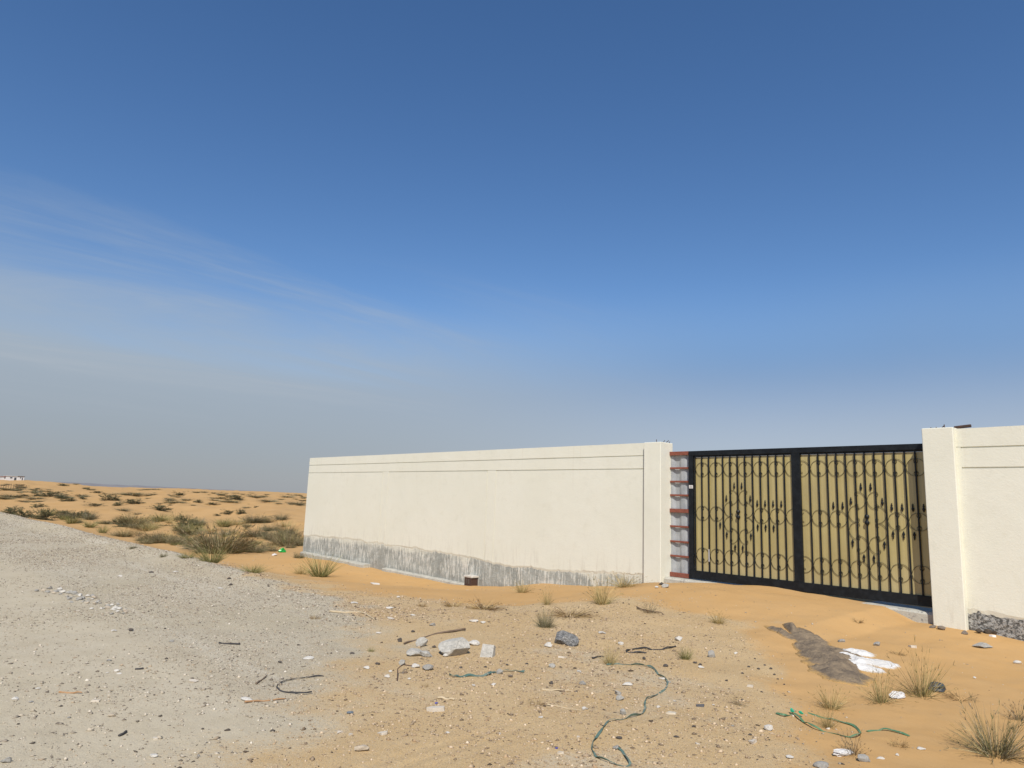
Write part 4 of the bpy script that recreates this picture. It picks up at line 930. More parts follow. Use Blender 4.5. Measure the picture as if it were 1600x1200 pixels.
def plaster_material():
    m, t, b = new_mat('cream_plaster', .88, 0, .25)
    v = world_pos(t)
    n = noise(t, v, .55, 5, .6); n2 = noise(t, v, 5.0, 5, .65); n3 = noise(t, world_pos(t, (6, 1, .9)), 1.6, 5, .65)
    c = mixc(t, mrange(t, n, .3, .7), (.685, .675, .565), (.715, .705, .60))
    c = mixc(t, mrange(t, n2, .52, .75, 0, .4), c, (.625, .612, .50))
    # dust and splash staining that fades above the foot of the wall, with damp blotches
    g = N(t, 'ShaderNodeNewGeometry'); s = N(t, 'ShaderNodeSeparateXYZ'); t.links.new(g.outputs['Position'], s.inputs[0])
    low = mrange(t, s.outputs[2], .75, .1)
    st = math_n(t, 'MULTIPLY', low, mrange(t, n3, .48, .72))
    c = mixc(t, math_n(t, 'MULTIPLY', st, .5), c, (.52, .49, .41))
    hair = noise(t, world_pos(t, (1, 1, 1)), 2.2, 8, .75, 1.2)
    crack = mrange(t, math_n(t, 'ABSOLUTE', math_n(t, 'SUBTRACT', hair, .5)), .0018, .0)
    c = mixc(t, math_n(t, 'MULTIPLY', crack, math_n(t, 'MULTIPLY', mrange(t, n, .45, .6), .45)), c, (.35, .31, .25))
    run = math_n(t, 'MULTIPLY', mrange(t, noise(t, world_pos(t, (9, 1, .35)), 1.0, 5, .6), .56, .75), mrange(t, s.outputs[2], 1.5, 2.8))
    c = mixc(t, math_n(t, 'MULTIPLY', run, .38), c, (.57, .52, .42))
    setc(t, b, c)
    v4 = world_pos(t, (1, 1, 1)); h = noise(t, v4, 42, 5, .7)
    p = bump(t, b, h, .42, .008); bump(t, b, noise(t, v4, 2.2, 3, .5), .25, .03, p)
    return m
def plinth_material():
    m, t, b = new_mat('whitewashed_concrete', .93, 0, .2)
    v = world_pos(t); vs_ = world_pos(t, (9, 9, 1.0))
    n = noise(t, v, 3, 5, .6); st = noise(t, vs_, 3.4, 5, .7); f = noise(t, v, 38, 4, .7)
    blotch = noise(t, v, 1.2, 4, .6)
    c = mixc(t, mrange(t, n, .3, .7), (.285, .295, .265), (.40, .41, .37))
    c = mixc(t, mrange(t, f, .55, .70, 0, .7), c, (.165, .168, .15))
    c = mixc(t, mrange(t, math_n(t, 'ADD', st, math_n(t, 'MULTIPLY_ADD', blotch, .5, -.25)), .50, .60, 0, .85), c, (.66, .655, .585))
    c = mixc(t, mrange(t, blotch, .60, .70, 0, .7), c, (.66, .63, .55))
    # cream paint slopped and run down over the top of the bare concrete
    g = N(t, 'ShaderNodeNewGeometry'); s = N(t, 'ShaderNodeSeparateXYZ'); t.links.new(g.outputs['Position'], s.inputs[0])
    run = math_n(t, 'ADD', s.outputs[2], math_n(t, 'MULTIPLY_ADD', st, .55, -.275))
    run = math_n(t, 'ADD', run, math_n(t, 'MULTIPLY_ADD', blotch, .7, -.35))
    c = mixc(t, mrange(t, run, -.03, .16, 0, .9), c, (.66, .65, .55))
    low = math_n(t, 'ADD', s.outputs[2], math_n(t, 'MULTIPLY_ADD', n, .3, -.15))
    c = mixc(t, mrange(t, low, -.42, -.52, 0, .45), c, (.24, .23, .20))
    setc(t, b, c)
    p = bump(t, b, f, .8, .02); bump(t, b, st, .5, .02, p)
    return m
def rough_stone_material():
    m, t, b = new_mat('rough_dark_render', .95, 0, .2)
    v = world_pos(t); f = noise(t, v, 30, 4, .75); n = noise(t, v, 6, 4, .6)
    c = mixc(t, mrange(t, f, .42, .58), (.10, .098, .09), (.42, .41, .38))
    c = mixc(t, mrange(t, n, .55, .7, 0, .6), c, (.58, .56, .50))
    setc(t, b, c); bump(t, b, f, 1.0, .03); return m
def sheet_material():
    m, t, b = new_mat('ochre_gate_sheet', .14, 0, .6)
    v = world_pos(t); st = noise(t, world_pos(t, (14, 1, .25)), 1.4, 4, .6); n = noise(t, v, 1.1, 4, .55)
    c = mixc(t, mrange(t, st, .35, .65), (.40, .325, .13), (.455, .375, .165))
    c = mixc(t, mrange(t, n, .42, .66, 0, .7), c, (.36, .295, .135))
    c = mixc(t, mrange(t, noise(t, world_pos(t, (5, 1, .18)), 1.3, 5, .6, .4), .50, .66, 0, .55), c, (.31, .255, .11))
    g = N(t, 'ShaderNodeNewGeometry'); s = N(t, 'ShaderNodeSeparateXYZ'); t.links.new(g.outputs['Position'], s.inputs[0])
    dust = math_n(t, 'ADD', s.outputs[2], math_n(t, 'MULTIPLY_ADD', n, 1.2, -.6))
    c = mixc(t, mrange(t, dust, 1.0, .3, 0, .5), c, (.44, .37, .215))
    c = mixc(t, mrange(t, noise(t, v, 24, 4, .7), .60, .75, 0, .3), c, (.30, .24, .12))
    setc(t, b, c)
    bump(t, b, noise(t, world_pos(t, (1.0, 1, .5)), 3.0, 3, .5), .55, .03)
    return m
def black_material():
    m, t, b = new_mat('black_gate_paint', .5, 0, .25)
    v = world_pos(t); n = noise(t, v, 9, 5, .65)
    c = mixc(t, mrange(t, n, .35, .7), (.006, .0075, .009), (.013, .016, .019))
    c = mixc(t, mrange(t, noise(t, v, 45, 4, .7), .66, .76, 0, .5), c, (.17, .15, .12))
    setc(t, b, c); bump(t, b, noise(t, v, 60, 3), .1, .003); return m
def galv_material():
    m, t, b = new_mat('galvanised_sheet', .55, .15, .4)
    v = world_pos(t); n = noise(t, v, 6, 4, .6)
    c = mixc(t, mrange(t, n, .3, .7), (.30, .315, .325), (.40, .415, .42)); setc(t, b, c); return m
def attr_material(name, rough=.9, spec=.2, trans=0.0, bs=None):
    m, t, b = new_mat(name, rough, 0, spec)
    at = N(t, 'ShaderNodeAttribute', attribute_name='tint'); c = at.outputs['Color']
    if bs:
        v = world_pos(t); c = mixc(t, mrange(t, noise(t, v, bs, 3, .6), .4, .7, 0, .35), c, (.22, .19, .16))
    setc(t, b, c); return m
def spill_shadow_material(name, c1, c2):
    # spilled powder and the painted shadow thin out into the sand it lies on
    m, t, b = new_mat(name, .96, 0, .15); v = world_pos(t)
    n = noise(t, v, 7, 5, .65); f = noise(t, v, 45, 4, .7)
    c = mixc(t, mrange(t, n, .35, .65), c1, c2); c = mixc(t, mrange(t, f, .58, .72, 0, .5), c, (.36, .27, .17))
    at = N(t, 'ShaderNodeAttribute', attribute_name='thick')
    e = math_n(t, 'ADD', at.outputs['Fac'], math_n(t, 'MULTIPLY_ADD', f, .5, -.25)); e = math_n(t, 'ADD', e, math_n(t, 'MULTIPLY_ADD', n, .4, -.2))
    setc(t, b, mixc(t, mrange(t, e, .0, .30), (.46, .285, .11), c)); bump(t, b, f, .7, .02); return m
M = dict(
    ground=ground_material(), plaster=plaster_material(), plinth=plinth_material(), rough=rough_stone_material(), sheet=sheet_material(),
    black=black_material(), galv=galv_material(),
    red=mottled('red_primer', (.185, .055, .035), (.25, .085, .055), 20, .75, c3=(.13, .05, .035)),
    rust=mottled('rusty_steel', (.09, .045, .03), (.05, .035, .03), 30, .8),
    sill=mottled('pale_concrete', (.38, .365, .31), (.48, .46, .39), 6, .92, .6, .015, 30, kind='Object', c3=(.25, .24, .22)),
    white=mottled('white_stone', (.47, .435, .375), (.60, .57, .51), 9, .9, .4, .006, 40),
    concrete=mottled('broken_concrete', (.40, .375, .32), (.54, .51, .445), 5, .93, .8, .015, 22, c3=(.24, .23, .21)),
    darkconcrete=mottled('gravelly_concrete', (.10, .10, .095), (.36, .35, .33), 9, .95, 1.0, .05, 9, c3=(.60, .59, .56)),
    grey=mottled('grey_stone', (.26, .245, .215), (.37, .35, .31), 8, .9, .5, .008, 30, c3=(.18, .165, .145)),
    dark=mottled('dark_stone', (.06, .05, .043), (.11, .095, .08), 10, .9),
    brownrock=mottled('brown_stone', (.16, .125, .095), (.23, .19, .15), 8, .9, .6, .01, 30),
    darkclod=mottled('dark_clod', (.07, .055, .04), (.13, .10, .07), 14, .95, .9, .02, 20),
    tanrock=mottled('tan_stone', (.45, .37, .27), (.53, .45, .34), 8, .92, .6, .01, 30),
    bluestone=mottled('blue_grey_stone', (.10, .125, .15), (.16, .185, .205), 10, .8),
    shard=mottled('pale_shard', (.52, .45, .35), (.60, .54, .45), 9, .85),
    tilepale=mottled('pale_tile', (.53, .46, .35), (.60, .54, .43), 6, .7),
    tiledark=mottled('dark_tile', (.085, .085, .09), (.13, .13, .135), 8, .7),
    tilewhite=mottled('white_tile', (.74, .73, .70), (.78, .77, .75), 8, .5),
    strap=mottled('green_strap', (.06, .125, .10), (.15, .20, .16), 5, .55, spec=.5, c3=(.40, .34, .24)),
    rope=mottled('green_hose', (.07, .17, .08), (.14, .25, .125), 5, .5, spec=.5, c3=(.30, .33, .2)),
    knot=mottled('green_knot', (.02, .30, .16), (.04, .40, .23), 14, .5),
    bag=mottled('green_plastic', (.01, .28, .035), (.03, .42, .07), 10, .3, spec=.6),
    plastic=mottled('dark_plastic', (.03, .036, .042), (.06, .07, .08), 12, .4, spec=.6),
    paper=mottled('white_litter', (.50, .48, .455), (.66, .645, .62), 14, .7),
    blue=mottled('blue_plastic', (.05, .06, .30), (.07, .08, .36), 14, .4),
    wood_pale=mottled('bleached_wood', (.47, .37, .23), (.56, .46, .31), 16, .85),
    wood=mottled('weathered_wood', (.13, .09, .06), (.20, .145, .10), 16, .9),
    wood_black=mottled('charred_wood', (.035, .033, .033), (.07, .064, .06), 16, .8),
    wood_orange=mottled('orange_wood', (.34, .19, .09), (.42, .25, .13), 16, .85),
    rubber=mottled('black_rubber', (.028, .027, .027), (.06, .055, .05), 16, .6),
    heap=spill_shadow_material('painted_shadow', (.15, .118, .086), (.25, .19, .125)),  # dark tones paint a leftover shadow on the sand
    powder=spill_shadow_material('gypsum_powder', (.64, .615, .565), (.73, .71, .67)),
    blades=attr_material('grass_blades', .85, .2), leaves=attr_material('shrub_leaves', .85, .2),
    pebble=attr_material('pebbles', .92, .2),
    hill=mottled('far_rock', (.19, .185, .185), (.22, .21, .21), .01, 1.0, 0.0),
    bld=mottled('white_render', (.55, .55, .54), (.62, .61, .60), 1, .8), glass=mottled('dark_glass', (.05, .06, .07), (.07, .08, .09), 1, .3),
    roofred=mottled('red_roof', (.30, .12, .07), (.36, .16, .10), 1, .9),
)

# ------------------------------------------------------------------ ground: one sheet to the horizon
def build_ground():
    radii = [.02, .6, 1.4, 2.2, 3.0]
    r = 3.4
    while r < 4200:
        radii.append(r); r *= 1.0055 if r < 13 else (1.008 if r < 75 else 1.022)
    radii = np.array(radii)
    view = math.atan2(F.y, F.x)
    a = np.concatenate([np.arange(-46, 46, .15), np.arange(46, 314, 3.0)])
    ang = view+np.radians(a)
    Rr, Aa = np.meshgrid(radii, ang, indexing='ij')
    X = Rr*np.cos(Aa); Y = Rr*np.sin(Aa)
    Z = height(X.ravel(), Y.ravel()).reshape(X.shape)
    G = gravel_mask(X.ravel(), Y.ravel())
    nr, na = X.shape
    V = np.stack([X.ravel(), Y.ravel(), Z.ravel()], 1)
    i = np.arange(nr-1)[:, None]*na; j = np.arange(na)[None]; j2 = (j+1) % na
    Q = np.stack([i+j, i+na+j, i+na+j2, i+j2], -1).reshape(-1, 4)
    me = bpy.data.meshes.new('ground')
    me.vertices.add(len(V)); me.vertices.foreach_set('co', V.astype(np.float32).ravel())
    me.loops.add(Q.size); me.loops.foreach_set('vertex_index', Q.ravel().astype(np.int32))
    me.polygons.add(len(Q)); me.polygons.foreach_set('loop_start', np.arange(0, Q.size, 4, dtype=np.int32))
    me.polygons.foreach_set('use_smooth', np.ones(len(Q), bool))
    me.update(calc_edges=True)
    at = me.attributes.new('gravel', 'FLOAT', 'POINT'); at.data.foreach_set('value', G.astype(np.float32))
    at = me.attributes.new('worn', 'FLOAT', 'POINT'); at.data.foreach_set('value', np.clip(worn_mask(X.ravel(), Y.ravel()), 0, 1).astype(np.float32))
    at = me.attributes.new('pebbly', 'FLOAT', 'POINT'); at.data.foreach_set('value', tan_mask(X.ravel(), Y.ravel()).astype(np.float32))
    me.materials.append(M['ground'])
    tag(link('ground', me), 'sandy desert ground with a grey gravel track along the left', kind='structure')
build_ground()

def build_gravel():
    """loose stones too many to count, one mesh; finer and denser near the viewer's track"""
    base = np.array([(1,0,0),(-1,0,0),(0,1,0),(0,-1,0),(0,0,1),(0,0,-1)], float)
    tri = np.array([(0,2,4),(2,1,4),(1,3,4),(3,0,4),(2,0,5),(1,2,5),(3,1,5),(0,3,5)])
    n = 380000
    view = math.atan2(F.y, F.x)
    r = 3.6*np.exp(rng.random(n)*math.log(48/3.6)); a = view+np.radians(rng.uniform(-41, 41, n))
    x = r*np.cos(a); y = r*np.sin(a)
    g = gravel_mask(x, y)
    clump = np.clip(.65+2.6*fbm(x*.6, y*.6, 51, 5), .12, 1.4)
    berm = np.exp(-((y-5.4)/.6)**2)*(x < -8)
    # wheel-worn, finer surface close to the left edge of the track
    worn = np.clip(worn_mask(x, y), 0, 1)
    tn = tan_mask(x, y)
    keep = rng.random(n) < (g*(.95+.6*berm-.62*worn)+.50*tn*(1-g)+.012)*clump
    keep &= ~((y > 11.6) & (x > -24)) & (y < 11)
    tn = tn[keep]; x, y, r, g, berm = x[keep], y[keep], r[keep], g[keep], berm[keep]
    n = len(x)
    s = np.exp(rng.normal(math.log(.0046), .62, n))*(1+.6*berm)
    s = np.maximum(s, .00075*r); s = np.minimum(s, .020)
    z = height(x, y)
    V = base[None]*rng.uniform(.6, 1.25, (n, 6, 1))+rng.normal(0, .16, (n, 6, 3))
    th = rng.random(n)*6.283; c, q = np.cos(th), np.sin(th)
    sx = s*rng.uniform(.8, 1.5, n); sz = s*rng.uniform(.45, .8, n)
    vx = V[:, :, 0]*sx[:, None]; vy = V[:, :, 1]*s[:, None]; vz = V[:, :, 2]*sz[:, None]
    W_ = np.stack([vx*c[:, None]-vy*q[:, None]+x[:, None], vx*q[:, None]+vy*c[:, None]+y[:, None], vz+z[:, None]+(sz*.25)[:, None]], -1)
    Q = (tri[None]+6*np.arange(n)[:, None, None]).reshape(-1, 3)
    pal = np.array([(.42,.385,.32),(.32,.29,.245),(.54,.505,.44),(.19,.17,.145),(.64,.62,.56),(.38,.32,.245),(.09,.08,.07)])
    k = rng.choice(len(pal), n, p=[.29,.24,.16,.13,.03,.11,.04])
    colr = pal[k]*(np.array([1.0,.93,.84])*(1-.0*g[:, None])*np.where((tn*(1-g))[:, None] > .4, np.array([[1.05, .93, .80]]), 1.0))*rng.uniform(.85, 1.15, (n, 1))
    me = bpy.data.meshes.new('gravel')
    me.vertices.add(n*6); me.vertices.foreach_set('co', W_.astype(np.float32).ravel())
    me.loops.add(Q.size); me.loops.foreach_set('vertex_index', Q.ravel().astype(np.int32))
    me.polygons.add(len(Q)); me.polygons.foreach_set('loop_start', np.arange(0, Q.size, 3, dtype=np.int32))
    me.update(calc_edges=True)
    at = me.attributes.new('tint', 'FLOAT_COLOR', 'POINT')
    at.data.foreach_set('color', np.repeat(np.c_[colr, np.ones(n)], 6, 0).astype(np.float32).ravel())
    me.materials.append(M['pebble'])
    tag(link('gravel', me), 'loose grey and pale gravel strewn over the track and sand', 'gravel', kind='stuff')
build_gravel()

def build_hills():
    V = []; Fc = []; n = 160
    for i in range(n+1):
        a = math.radians(184-i*34/n); d = 3600
        h = 2+13*float(sstep(0, 1, (1-i/n)*1.5))*(.75+.5*float(vnoise(np.array([i*.11]), np.array([.5]), 77)[0]))+3*float(vnoise(np.array([i*.5]), np.array([2.5]), 78)[0])
        for rr, z in ((d, -8), (d+140, h), (d+600, h*.9), (d+900, -8)):
            V.append((rr*math.cos(a), rr*math.sin(a), z))
    for i in range(n):
        for k in range(3):
            b0 = i*4+k; Fc.append((b0, b0+1, b0+5, b0+4))
    o = add('hills', V, Fc, M['hill'], smooth=True); tag(o, 'low grey ridge on the far horizon at the left', kind='structure')
build_hills()

# ------------------------------------------------------------------ boundary walls
YF = 11.87            # plaster face
TOP = 2.84
G1, G2 = 2.575, 2.305  # groove heights
def plaster_panel(name, parent, x0, x1, zt, lower, step=.022, thick=.06, y=YF):
    """slab of render with an uneven lower edge"""
    n = max(2, int((x1-x0)/step)); xs = np.linspace(x0, x1, n+1)
    lo = np.array([lower(q) for q in xs]) if callable(lower) else lower+.007*fbm(xs*1.3, xs*0+lower*7, 75, 4)
    hi = zt+.007*fbm(xs*1.3, xs*0+zt*7, 76, 4)
    wy = y+.006*fbm(xs*.5, xs*0+zt*3, 77, 3)*(1 if thick > .056 else 0)
    V = []; Fc = []
    fe = callable(lower)        # broken lower edge of the render thins out
    for i_, (q, l, u_, y_) in enumerate(zip(xs, lo, hi, wy)):
        f_ = .03+.05*float(vnoise(np.array([q*3.0]), np.array([.5]), 79)[0]) if fe else .004
        d_ = .0145 if fe else 0.0
        V += [(q, y_, u_), (q, y_, l+f_), (q, y_+d_, l), (q, y+thick, l), (q, y+thick, u_)]
    for i in range(n):
        a = i*5; b = a+5
        for k in range(5):
            k2 = (k+1) % 5; Fc.append((a+k, a+k2, b+k2, b+k))
    Fc.append((4, 3, 2, 1, 0)); Fc.append(tuple(n*5+k for k in range(5)))
    o = add(name, V, Fc, M['plaster'], parent)
    return o
def rough_face(name, parent, x0, x1, z0, z1, y, amp, mat, depth=.14, step=.06, cut=None):
    nx = int((x1-x0)/step); nz = max(2, int((z1-z0)/step))
    xs = np.linspace(x0, x1, nx+1); zs = np.linspace(z0, z1, nz+1)
    Xg, Zg = np.meshgrid(xs, zs, indexing='ij')
    Yg = y-amp*(fbm(Xg*9, Zg*9, 61, 3)+.5)-.5*amp*fbm(Xg*30, Zg*30, 62, 2)
    V = np.stack([Xg.ravel(), Yg.ravel(), Zg.ravel()], 1).tolist()
    W1 = nz+1; Fc = [(i*W1+j, (i+1)*W1+j, (i+1)*W1+j+1, i*W1+j+1) for i in range(nx) for j in range(nz)]
    k = len(V); V += [(x0, y+depth, z0), (x1, y+depth, z0), (x1, y+depth, z1), (x0, y+depth, z1)]
    Fc += [tuple([k, k+3]+[j for j in range(nz, -1, -1)]), tuple([k+1]+[nx*W1+j for j in range(nz+1)]+[k+2]), (k+1, k, k+3, k+2),
           tuple([k+3, k+2]+[i*W1+nz for i in range(nx, -1, -1)])]
    return add(name, V, Fc, mat, parent)

WX0, WX1 = -23.86, -8.885
PX = [-24,-23.5,-21.3,-20,-18.6,-17,-15.4,-14,-13.57,-12.8,-11.57,-11.1,-10.7,-10.3,-9.7,-8.9]
PZ = [.07,.09,.15,.12,.09,.10,.072,.06,-.018,-.03,0.0,-.02,.03,.07,.10,.135]
def plaster_low(x):
    e = float(np.interp(x, PX, PZ))
    return e+.10*float(fbm(np.array([x*1.7]), np.array([.3]), 71, 4)[0])+.07*float(fbm(np.array([x*9.]), np.array([1.3]), 72, 4)[0])
wall = tag(empty('boundary_wall', (-16.4, 11.97, -.6)), 'long cream plastered boundary wall with grey exposed base left of the gate', 'wall')
gw = .020
box('core', WX0+.02, WX1, YF+.016, YF+.20, .30, TOP-.012, M['plaster'], wall, 0)
plaster_panel('cap_band', wall, WX0, WX1, TOP, G1+gw/2, thick=.22)
plaster_panel('upper_band', wall, WX0, WX1, G1-gw/2, G2+gw/2)
piers = [(-18.90, -18.58), (-13.92, -13.58)]
xs = [WX0]+[v for p_ in piers for v in p_]+[WX1]
for i in range(0, len(xs), 2):
    plaster_panel('panel', wall, xs[i]+(gw/2 if i else 0), xs[i+1]-gw/2, G2-gw/2, plaster_low)
for (a, b) in piers:
    o = plaster_panel('pilaster', wall, a+gw/2, b-gw/2, G2+gw/2-.004, plaster_low, y=YF+.0005)
rough_face('plinth', wall, WX0+.01, WX1, -1.0, .298, YF+.017, .012, M['plinth'])
def ledge(x0, x1, z0, z1, w0, w1):
    n = 44; V = []; Fc = []
    for i in range(n+1):
        t = i/n; x = x0+(x1-x0)*t; zt = z0+(z1-z0)*t+.03*float(fbm(np.array([x*3.]), np.array([4.]), 81, 3)[0])
        yw = YF-(w0+(w1-w0)*t)*(1+.5*float(fbm(np.array([x*2.2]), np.array([8.]), 82, 3)[0]))
        V += [(x, YF+.04, -1.1), (x, yw-.02, -1.1), (x, yw, zt-.02), (x, yw+.02, zt), (x, YF+.04, zt+.015)]
    for i in range(n):
        for k in range(4): Fc.append((i*5+k, i*5+5+k, i*5+6+k, i*5+k+1))
    Fc.append((4, 3, 2, 1, 0)); Fc.append(tuple(n*5+k for k in range(5)))
    add('footing', V, Fc, M['sill'], wall)
ledge(-23.7, -19.3, -.46, -.52, .16, .22)
ledge(-18.4, -14.3, -.53, -.60, .14, .10)

rwall = tag(empty('boundary_wall', (0, 11.97, -.1)), 'cream boundary wall with dark rough base right of the gate', 'wall')
RX0, RX1 = -3.272, 6.5
def rlow(x): return .19+.06*float(fbm(np.array([x*2.1]), np.array([.7]), 73, 4)[0])+.04*float(fbm(np.array([x*11.]), np.array([.2]), 74, 2)[0])
box('core', RX0, RX1, YF+.016, YF+.20, .36, TOP-.012, M['plaster'], rwall, 0)
plaster_panel('cap_band', rwall, RX0, RX1, TOP+.003, 2.56+gw/2, thick=.22)
plaster_panel('upper_band', rwall, RX0+.06, RX1, 2.56-gw/2, 2.262+gw/2)
plaster_panel('panel', rwall, RX0+.06, RX1, 2.262-gw/2, rlow)
plaster_panel('edge_strip', rwall, RX0, RX0+.0595, 2.56+gw/2-.005, rlow, y=YF+.001, thick=.055)
rough_face('plinth', rwall, RX0, RX1, -.6, .358, YF+.024, .022, M['rough'], step=.035)

def pillar(name_label, x0, x1, y0, y1, z1, bottom, cat='pillar'):
    t = tag(empty('gate_pillar', ((x0+x1)/2, (y0+y1)/2, bottom)), name_label, cat, 'pillars either side of the gate')
    # softly irregular plaster shaft, top edges rounded
    o = add('shaft', boxv(x0, x1, y0, y1, bottom, z1), BF, M['plaster'], t)
    bm = bmesh.new(); bm.from_mesh(o.data)
    bmesh.ops.bevel(bm, geom=list(bm.edges), offset=.012, segments=3, affect='EDGES', profile=.5)
    bm.to_mesh(o.data); bm.free()
    return t
pl = pillar('cream gate pillar left of the gate beside the red ribs', -8.885, -8.468, 11.77, 12.19, 2.838, -.35)
pr = pillar('cream gate pillar right of the gate with dark bar on top', -3.690, -3.270, 11.77, 12.16, 2.858, -.35)
# starter bars cut off on the pillar tops
def stub(parent, x, y, z, h, lean=(0, 0), r=.007):
    V, Fc = tube([(x, y, z-.03), (x+lean[0]*.5, y+lean[1]*.5, z+h*.5), (x+lean[0], y+lean[1], z+h)], r, 6)
    add('rebar_stub', V, Fc, M['rust'], parent)
for x, y, h, le in ((-8.70, 11.95, .07, (0, 0)), (-8.60, 12.02, .05, (.05, .01)), (-8.56, 12.05, .045, (.09, 0)), (-8.52, 12.12, .03, (.03, 0))): stub(pl, x, y, 2.838, h, le)
for x, y, h, le in ((-3.62, 11.95, .03, (.01, 0)), (-3.57, 12.0, .035, (.02, 0)), (-3.47, 11.92, .045, (.05, .01)), (-3.42, 11.92, .06, (0, 0)), (-3.50, 12.05, .03, (.06, 0))): stub(pr, x, y, 2.858, h, le)
V, Fc = tube([(-3.32, 12.04, 2.875), (-3.22, 12.035, 2.883), (-3.10, 12.03, 2.892)], .024, 8)
tag(add('steel_bar', V, Fc, M['rust'], off=(-3.2, 12.03, 2.88)), 'dark steel bar lying on the wall top right of the pillar', 'bar')

# ------------------------------------------------------------------ sill under the gate
n = 70; V = []; Fc = []
for i in range(n+1):
    x = -8.468+(-3.69+8.468)*i/n
    j = .02*float(fbm(np.array([x*3.]), np.array([3.]), 91, 3)[0]); j2 = .02*float(fbm(np.array([x*4.]), np.array([7.]), 92, 3)[0])
    zt = .185-.04*(i/n)+j
    V += [(x, 11.86+j2, -.5), (x, 11.87+j2, zt-.03), (x, 11.90+j2, zt), (x, 12.45, zt), (x, 12.45, -.5)]
for i in range(n):
    for k in range(4): Fc.append((i*5+k, i*5+5+k, i*5+6+k, i*5+k+1))
Fc.append((4, 3, 2, 1, 0)); Fc.append(tuple(n*5+k for k in range(5)))
tag(add('gate_sill', V, Fc, M['sill'], off=(-6, 12.1, 0)), 'pale rough concrete sill under the sliding gate half buried in sand', 'sill')

# ------------------------------------------------------------------ sliding gate
gate = tag(empty('sliding_gate', (-5.9, 12.09, .2)), 'black sliding gate with scrollwork bars in front of ochre sheet', 'gate')
GB, GT = .235, 2.655            # bottom and top of the frame
GX0, GX1 = -8.005, -3.62        # black frame, left and hidden right end
yb0, yb1 = 12.05, 12.12
K = M['black']
box('top_rail', GX0, GX1, yb0, yb1, GT-.095, GT, K, gate, .006)
box('bottom_rail', GX0, GX1, yb0-.004, yb1, GB-.03, GB+.125, K, gate, .006)
box('stile', GX0, GX0+.10, yb0+.001, yb1-.001, GB+.125, GT-.095, K, gate, .005)
bx = lambda k: -7.868+k*(-3.745+7.868)/27.0
box('center_post', bx(13)-.012, bx(13.95), yb0+.001, yb1-.001, GB+.125, GT-.095, K, gate, .005)
z0, z1 = GB+.125, GT-.095
box('inner_rail', GX0+.10, bx(13)-.012, yb0+.02, yb0+.045, z1-.028, z1-.001, K, gate, .003)
box('inner_rail', bx(13.95), GX1, yb0+.02, yb0+.045, z1-.028, z1-.001, K, gate, .003)
bar_me = None
for k in list(range(0, 13))+list(range(15, 28)):
    if bar_me is None:
        o = add('bar', boxv(bx(k)-.011, bx(k)+.011, yb0+.012, yb0+.034, z0-.002, z1-.0285), BF, K, gate); bevel(o, .003)
        bar_me = o; x_ref = bx(k)
    else:
        o = link('bar', bar_me.data, gate, (bx(k)-x_ref, 0, 0))
for (a, b) in ((GX0+.10, bx(13)-.012), (bx(13.95), GX1)):
    # thin sheet, a little wavy like real cladding
    nx, nz = 60, 24; xs_ = np.linspace(a, b, nx+1); zs_ = np.linspace(z0, z1-.03, nz+1)
    Xg, Zg = np.meshgrid(xs_, zs_, indexing='ij')
    Yg = 12.094+.007*fbm(Xg*1.3, Zg*.8, 95, 2)
    V = np.stack([Xg.ravel(), Yg.ravel(), Zg.ravel()], 1); V2 = V+np.array([0, .004, 0]); W1 = nz+1
    Q = [(i*W1+j, (i+1)*W1+j, (i+1)*W1+j+1, i*W1+j+1) for i in range(nx) for j in range(nz)]
    kk = len(V); Q2 = [tuple(reversed([q+kk for q in f_])) for f_ in Q]
    add('backing_sheet', np.vstack([V, V2]), Q+Q2, M['sheet'], gate, True)
# scroll: a C that touches the outer bar and curls in at the middle bar
bw = bx(1)-bx(0)
def scroll_path(hgt=.27, w=.138):
    ry = hgt/2; half = []
    for a in np.linspace(180, 78, 14): half.append((w+w*math.cos(math.radians(a)), ry*math.sin(math.radians(a))))
    x, z = half[-1]; r = .043
    for a in np.linspace(78, -150, 13)[1:]:
        r_ = r*(1-.25*(78-a)/228)
        half.append((x-.01+r_*(math.cos(math.radians(a))-math.cos(math.radians(78)))*.8, z+r_*(math.sin(math.radians(a))-math.sin(math.radians(78)))))
    low = [(q[0], -q[1]) for q in half[::-1]]
    return low[:-1]+half
SC = {}
def scroll(k, z, side, hgt=.27):
    """bay between bars k and k+1; side +1: bow on bar k opening right, -1: mirrored"""
    key = (side, hgt)
    if key not in SC:
        P = [(side*p[0], 0, p[1]) for p in scroll_path(hgt, bw-.026)]
        V, Fc = tube(P, .0034, 4); SC[key] = mesh('scroll', V, Fc, K)
    x = bx(k)+.015 if side > 0 else bx(k+1)-.015
    o = link('scroll', SC[key], gate, (x-gate.location.x, yb0+.034-gate.location.y, z-gate.location.z)); return o
def lathe(prof, sides=8, squash=1.0):
    V = []; Fc = []
    for r, z in prof:
        for k in range(sides):
            a = 2*math.pi*k/sides; V.append((r*math.cos(a), r*math.sin(a)*squash, z))
    for i in range(len(prof)-1):
        for k in range(sides):
            k2 = (k+1) % sides; Fc.append((i*sides+k, i*sides+k2, (i+1)*sides+k2, (i+1)*sides+k))
    Fc.append(tuple(range(sides))[::-1]); Fc.append(tuple((len(prof)-1)*sides+k for k in range(sides)))
    return V, Fc
V, Fc = lathe([(.006, 0), (.010, .012), (.022, .035), (.026, .055), (.014, .078), (.010, .085), (.018, .095), (.018, .104), (.009, .116), (.012, .128), (.004, .142)], 8, .45)
FIN = mesh('finial', np.array(V)*np.array([.85, .85, .92]), Fc, K)
def finial(xk, z, up=True):
    o = link('finial', FIN, gate, (bx(xk)-gate.location.x, yb0+.030-gate.location.y, z-gate.location.z))
    if not up: o.rotation_euler = (math.pi, 0, 0)
